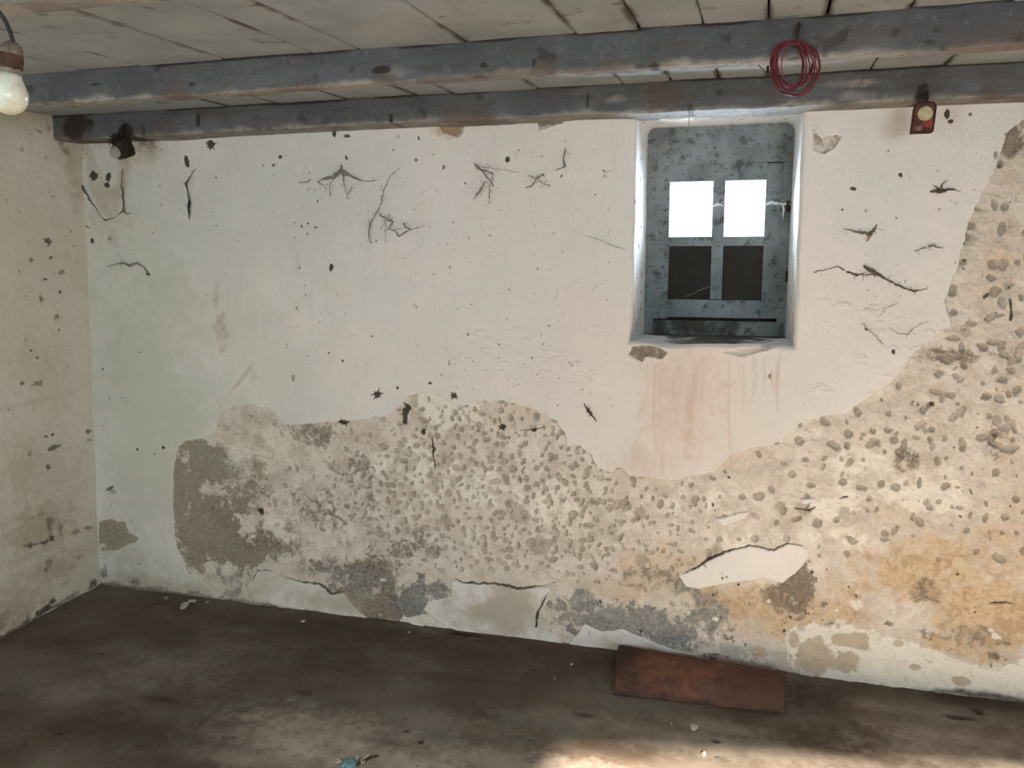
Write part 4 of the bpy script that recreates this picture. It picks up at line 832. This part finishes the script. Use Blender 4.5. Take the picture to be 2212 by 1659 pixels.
# ------------------------------------------------------------------ red cord coil on a nail
yb = YB - .012
def cc(px, py, off=0.0): return Vector(on_y(px, py, yb - off).tolist())
nail_org = cc(1722, 84)
bm = bmesh.new(); a0 = Vector(on_y(1726, 52, YB + .004)) - nail_org
tube(bm, [a0, a0 + Vector((0, -.010, -.003)), cc(1725, 60, .004) - nail_org, cc(1723, 75, .006) - nail_org, cc(1722, 88, .007) - nail_org, cc(1722, 91, .016) - nail_org, cc(1722, 86, .022) - nail_org], [.003, .004, .0042, .0038, .0034, .003, .0022], 8)
tag(bm_obj('hook', bm, IRON, None, True, nail_org), 'black iron hook in the beam holding up the red coil', 'hook')
RED = plain('red plastic covered wire', (.21, .018, .030), .55, 60, .5, .2, .4); RED2 = plain('dark red wire', (.085, .016, .022), .6, 60, .6, .2, .3)
root = tag(empty('wire_coil', nail_org), 'tangled coil of thin red wire hanging from a hook on the beam', 'wire coil')
rc = random.Random(12)
loops = [(1707,140,27,52),(1708,142,31,54),(1706,140,29,50),(1714,138,42,50),(1712,145,46,58),(1716,148,50,59),(1719,146,53,60),(1721,148,51,57),(1712,134,50,48),(1722,142,47,54),(1709,139,34,52),(1725,136,38,48),(1700,143,34,56),(1718,152,46,54)]
for li, (cx_, cy_, rx, ry) in enumerate(loops):
    pts = []; ph = [rc.uniform(0, 6.28) for _ in range(3)]; tl = rc.uniform(-.15, .15); dep = rc.uniform(0, .016)
    for k in range(72):
        a = 2 * math.pi * k / 72; w_ = 1 + .035 * math.sin(2 * a + ph[0]) + .025 * math.sin(3 * a + ph[1]) + .012 * math.sin(5 * a + ph[2])
        x = rx * w_ * math.sin(a); y = -ry * w_ * math.cos(a); x, y = x * math.cos(tl) - y * math.sin(tl), x * math.sin(tl) + y * math.cos(tl)
        px, py = cx_ + x, cy_ + y
        g = math.exp(-((a if a < math.pi else a - 2 * math.pi) / .42) ** 2)          # gathered at the hook
        px = px * (1 - g * .8) + 1721 * g * .8; py = py * (1 - g * .85) + (90 + li * .35) * g * .85
        pts.append(cc(px, py, .004 + dep + .005 * math.sin(a + ph[1])) - nail_org)
    bm = bmesh.new(); tube(bm, pts, .00135, 6, closed=True); bm_obj('wire_loop', bm, RED2 if li in (5, 9, 12) else RED, root, True)
bm = bmesh.new(); tail = [cc(x, y, .012) - nail_org for x, y in [(1683,165),(1695,176),(1708,183),(1720,188),(1732,185),(1742,172),(1748,156),(1749,138),(1744,118),(1736,104)]]
tube(bm, tail, .0016, 6); bm_obj('wire_tail', bm, RED2, root, True)
bm = bmesh.new(); tail = [cc(x, y, .010) - nail_org for x, y in [(1638,140),(1650,153),(1665,163),(1680,172)]]
tube(bm, tail, .0010, 6); bm_obj('wire_end', bm, RED2, root, True)

# ------------------------------------------------------------------ small red box with dial by the beam
px_c = on_y(1993, 256, YA - .030); s_ = (on_y(2043, 256, YA - .030)[0] - px_c[0]) / 50
root = tag(empty('dial_box', tuple(px_c)), 'small rusty red box with rounded top and cream dial, hanging from the beam', 'box')
def roundtop(w, h, dr, skew=0.0):
    pts = [(-w, -h), (w * .90, -h), (w, -h * .9)]
    for k in range(13): a = k / 12 * math.pi; cxx = w - dr if k <= 6 else -w + dr; pts.append((cxx + dr * math.cos(a), h - dr + dr * math.sin(a)))
    return [(x + y * skew, y) for x, y in pts]
def plate(bm, pts, y0, y1):
    f = bm.faces.new([bm.verts.new((x, y0, z)) for x, z in pts]); e = bmesh.ops.extrude_face_region(bm, geom=[f]); bmesh.ops.translate(bm, vec=(0, y1 - y0, 0), verts=[v for v in e['geom'] if isinstance(v, bmesh.types.BMVert)])
w_, h_ = 23 * s_, 34.5 * s_
TIN = plain('rusted red tin', (.125, .045, .035), .45, 70, .7, .6); TIN2 = plain('dark tin rim', (.035, .018, .015), .6, 70, .7)
bm = bmesh.new(); plate(bm, roundtop(w_, h_, 14 * s_, .06), -.022, .012); bm_obj('case', bm, TIN, root)
rim = [(x, -.023, z) for x, z in roundtop(w_, h_, 14 * s_, .06)]
bm = bmesh.new(); tube(bm, rim, .0022, 6, closed=True); bm_obj('rim', bm, TIN2, root, True)
bm = bmesh.new(); tube(bm, [(4 * s_, -.004, 32 * s_), (5 * s_, -.006, 44 * s_), (3 * s_, -.002, 52 * s_), (6 * s_, .006, 60 * s_)], [.0035, .005, .007, .004], 7); bm_obj('hanger', bm, BLK, root, True)
M4 = Matrix.Translation((2 * s_, -.0225, 9 * s_)) @ Matrix.Rotation(math.radians(90), 4, 'X')
bm = bmesh.new(); lathe(bm, [(.001, -.002), (16.5 * s_, -.002), (17 * s_, .003), (15.5 * s_, .0055), (12 * s_, .004), (9 * s_, .0045), (.001, .006)], 28, M4)
o = bm_obj('dial', bm, plain('cream dial', (.46, .42, .25), .75, 90, .6, .3), root, True); tag(o, 'cream round dial')
bm = bmesh.new(); pts = [(1, -8), (6, -5), (14, -4), (20, -2), (20, -18), (16, -23), (8, -24), (2, -20)]
plate(bm, [(x * s_, y * s_) for x, y in pts], -.0245, -.0205); tag(bm_obj('red_patch', bm, plain('faded red enamel', (.25, .055, .045), .7, 80), root), 'bright red enamel patch')
bm = bmesh.new(); pts = [(-14, -22), (-6, -17), (-1, -21), (-3, -28), (-10, -30), (-16, -27)]
plate(bm, [(x * s_, y * s_) for x, y in pts], -.0240, -.0205); tag(bm_obj('pale_patch', bm, plain('worn enamel', (.26, .17, .15), .6, 80), root), 'worn greyish pink patch')

# ------------------------------------------------------------------ terracotta roof tile lying on the floor
fl, fr, bl, br_ = [on_z(*p) for p in [(1325,1503),(1692,1546),(1338,1410),(1697,1470)]]
NL, NA = 70, 26; thick = .014
org = (fl + fr + bl + br_) / 4
def tile_surf(hh, inset):
    Pq = np.zeros((NA + 1, NL + 1, 3))
    for j in range(NL + 1):
        t = j / NL; a = fl * (1 - t) + fr * t; b = bl * (1 - t) + br_ * t
        a = a + (b - a) * inset; b = b - (b - a) * inset
        for i in range(NA + 1):
            th = math.pi * i / NA; k = (1 - math.cos(th)) / 2; hz = hh * max(0.0, math.sin(th)) ** .8
            q = a * (1 - k) + b * k; Pq[i, j] = (q[0], q[1], .004 + hz)
    return Pq
outer = tile_surf(.060, 0.0); innr = tile_surf(.046, .07)
uu, vv_ = np.meshgrid(np.linspace(0, .62, NL + 1), np.linspace(0, .3, NA + 1))
nz_ = (fbm(uu, vv_, 9, 4, 801) - .5) * .007 + (fbm(uu, vv_, 50, 3, 802) - .5) * .0022
outer[..., 2] = np.maximum(outer[..., 2] + nz_, 0.0035); outer[..., 1] += nz_ * .5
outer[:, 0, 0] += (fbm(vv_[:, 0], vv_[:, 0] * 0, 22, 3, 803) - .5) * .02
full = np.concatenate([outer, innr[::-1], outer[:1]], 0)
uf = np.broadcast_to(np.linspace(0, 1, NL + 1)[None], full.shape[:2]); vf = np.concatenate([np.linspace(0, 1, NA + 1), np.full(NA + 2, .5)])[:, None] * np.ones((1, NL + 1))
nf = (fbm(uf * 2, vf, 8, 4, 805) - .5)
dk = sstep(.18, .08, uf + nf * .16 + (vf - .4) * .02) * .95
dk = np.maximum(dk, sstep(.50, .75, uf + nf * .4) * .55); dk = np.maximum(dk, sstep(.24, .08, vf + nf * .28 + sstep(.3, .6, uf) * .12) * .9)
dk = np.maximum(dk, sstep(.55, .95, vf + nf * .3) * .5); dk = np.maximum(dk, sstep(.55, .62, fbm(uf * 2, vf, 14, 4, 806)) * .5)  # left end is soiled; long edges painted darker to bring out the curve
lo = full - org; 
tile = grid_mesh('roof_tile', lo, TILE, None, {'m1': np.stack([dk, dk * 0, dk * 0, dk * 0], -1)}); tile.location = (org[0], org[1], 0.0)
bm = bmesh.new(); bm.from_mesh(tile.data)                      # close both ends
nr_ = full.shape[0]; bm.verts.ensure_lookup_table()
for j in (0, NL):
    for i in range(NA):
        try: bm.faces.new([bm.verts[i * (NL + 1) + j], bm.verts[(i + 1) * (NL + 1) + j], bm.verts[(2 * NA - i) * (NL + 1) + j], bm.verts[(2 * NA + 1 - i) * (NL + 1) + j]])
        except ValueError: pass
bmesh.ops.remove_doubles(bm, verts=bm.verts, dist=1e-6); bmesh.ops.recalc_face_normals(bm, faces=bm.faces); bm.to_mesh(tile.data); bm.free()
for v in tile.data.vertices: pass
tag(tile, 'long soiled terracotta roof tile lying on the floor against the wall', 'roof tile')

# ------------------------------------------------------------------ litter on the floor
def zf(x, y):
    i = int(np.clip(np.searchsorted(fvs, y), 0, len(fvs) - 1)); j = int(np.clip(np.searchsorted(fus, x), 0, len(fus) - 1)); return float(fh[i, j])
FLAKE = plain('limewash flake', (.55, .51, .45), .8, 40)
def flake(outline, label, name='plaster_flake', cat='plaster flake', mat=FLAKE, group=None, th=.004, curl=.004):
    P2 = [on_z(*p) for p in outline]; c = sum(P2) / len(P2); z = max(zf(*p[:2]) for p in P2 + [c])
    bm = bmesh.new(); n = len(P2); ringt, ringb = [], []
    for k, p in enumerate(P2):
        q = P2[(k + 1) % n]
        for t in (0, .5):
            r_ = p * (1 - t) + q * t; jx, jy = random.uniform(-.0015, .0015), random.uniform(-.0015, .0015); up = random.uniform(0, curl)
            ringt.append(bm.verts.new((r_[0] - c[0] + jx, r_[1] - c[1] + jy, th + up))); ringb.append(bm.verts.new((r_[0] - c[0] + jx, r_[1] - c[1] + jy, .0 + up * .6)))
    ct = bm.verts.new((0, 0, th)); cbm = bm.verts.new((0, 0, 0)); N = len(ringt)
    for k in range(N):
        k2 = (k + 1) % N; bm.faces.new((ringt[k], ringt[k2], ct)); bm.faces.new((ringb[k2], ringb[k], cbm)); bm.faces.new((ringt[k], ringb[k], ringb[k2], ringt[k2]))
    return tag(bm_obj(name, bm, mat, None, False, (c[0], c[1], z + .0005)), label, cat, group)
flake([(389,1317),(392,1309),(400,1305),(409,1306),(408,1310),(398,1318),(394,1319)], 'largest white plaster flake on the dark floor near the left corner')
flake([(405,1300),(415,1299),(425,1300),(420,1303),(408,1304)], 'narrow plaster flake touching the largest one, on its wall side')
flake([(353,1293),(364,1293),(363,1296),(356,1297)], 'small plaster flake by the wall, left of the largest one', mat=plain('dull flake', (.34, .31, .26)))
flake([(443,1304),(448,1302),(454,1303),(447,1306)], 'tiny plaster flake right of the largest one near the wall', mat=plain('dull flake b', (.34, .31, .26)))
flake([(650,1345),(657,1343),(662,1344),(656,1347)], 'lone small plaster flake on the dark floor left of centre')
flake([(1492,1575),(1500,1572),(1508,1577),(1500,1583),(1493,1580)], 'white crumb on the floor in front of the roof tile', th=.008)
flake([(1515,1632),(1521,1630),(1526,1633),(1519,1637)], 'white crumb at the edge of the sunlit floor, below the roof tile', th=.006)
for x, y, r, lab in [(883, 1369, 2.2, 'tiny pale crumb at the foot of the wall below the grey stain'), (1235, 1440, 2.4, 'pale crumb on the dark floor, left of the roof tile near the wall'),
                     (1198, 1470, 2.2, 'pale crumb left of the roof tile, level with its middle'), (1450, 1565, 1.6, 'tiny pale crumb on the floor just in front of the roof tile')]:
    flake([(x - r, y), (x - .3, y - r * .8), (x + r, y - .3), (x + .5, y + r * .8)], lab, 'crumb', 'crumb', FLAKE, None, th=.003, curl=.001)
# light blue scrap with whitish bits and a dark stick
c = on_z(757, 1650); zc = zf(c[0], c[1])
bm = bmesh.new(); bmesh.ops.create_icosphere(bm, subdivisions=3, radius=1.0)
for v in bm.verts:
    n_ = vn(np.array([v.co.x * 2.3 + 5]), np.array([v.co.y * 2.3 + v.co.z * 3 + 9]), 61)[0]; k = .55 + .75 * n_
    v.co = Vector((v.co.x * .022 * k, v.co.y * .030 * k, max(-.001, v.co.z * .014 * k)))
tag(bm_obj('crumpled_scrap', bm, plain('light blue scrap', (.20, .42, .48), .55, 50, .7, .6), None, False, (c[0], c[1], zc + .001)), 'crumpled light blue scrap on the floor at the bottom edge', 'scrap')
flake([(724,1645),(733,1642),(737,1646),(730,1649)], 'small greenish white chip left of the blue scrap', th=.006)
flake([(778,1648),(788,1638),(797,1633),(796,1638),(786,1648),(780,1651)], 'pale pointed chip beside the stick, right of the blue scrap', th=.006)
flake([(765,1641),(770,1635),(774,1638),(770,1641)], 'small whitish chip just behind the blue scrap', th=.006)
s0 = on_z(768, 1654); bm = bmesh.new(); P3 = []
for x, y in [(768,1654),(780,1649),(790,1643),(800,1637),(812,1634),(820,1633)]: q = on_z(x, y); P3.append(Vector((q[0] - s0[0], q[1] - s0[1], zf(q[0], q[1]) + .0045 - zf(s0[0], s0[1]))))
tube(bm, P3, [.003, .0042, .0045, .0042, .0035, .0015], 7); tag(bm_obj('stick', bm, plain('dark twig', (.10, .06, .035), .5, 60), None, True, (s0[0], s0[1], zf(s0[0], s0[1]))), 'thin dark brown stick next to the blue scrap', 'stick')
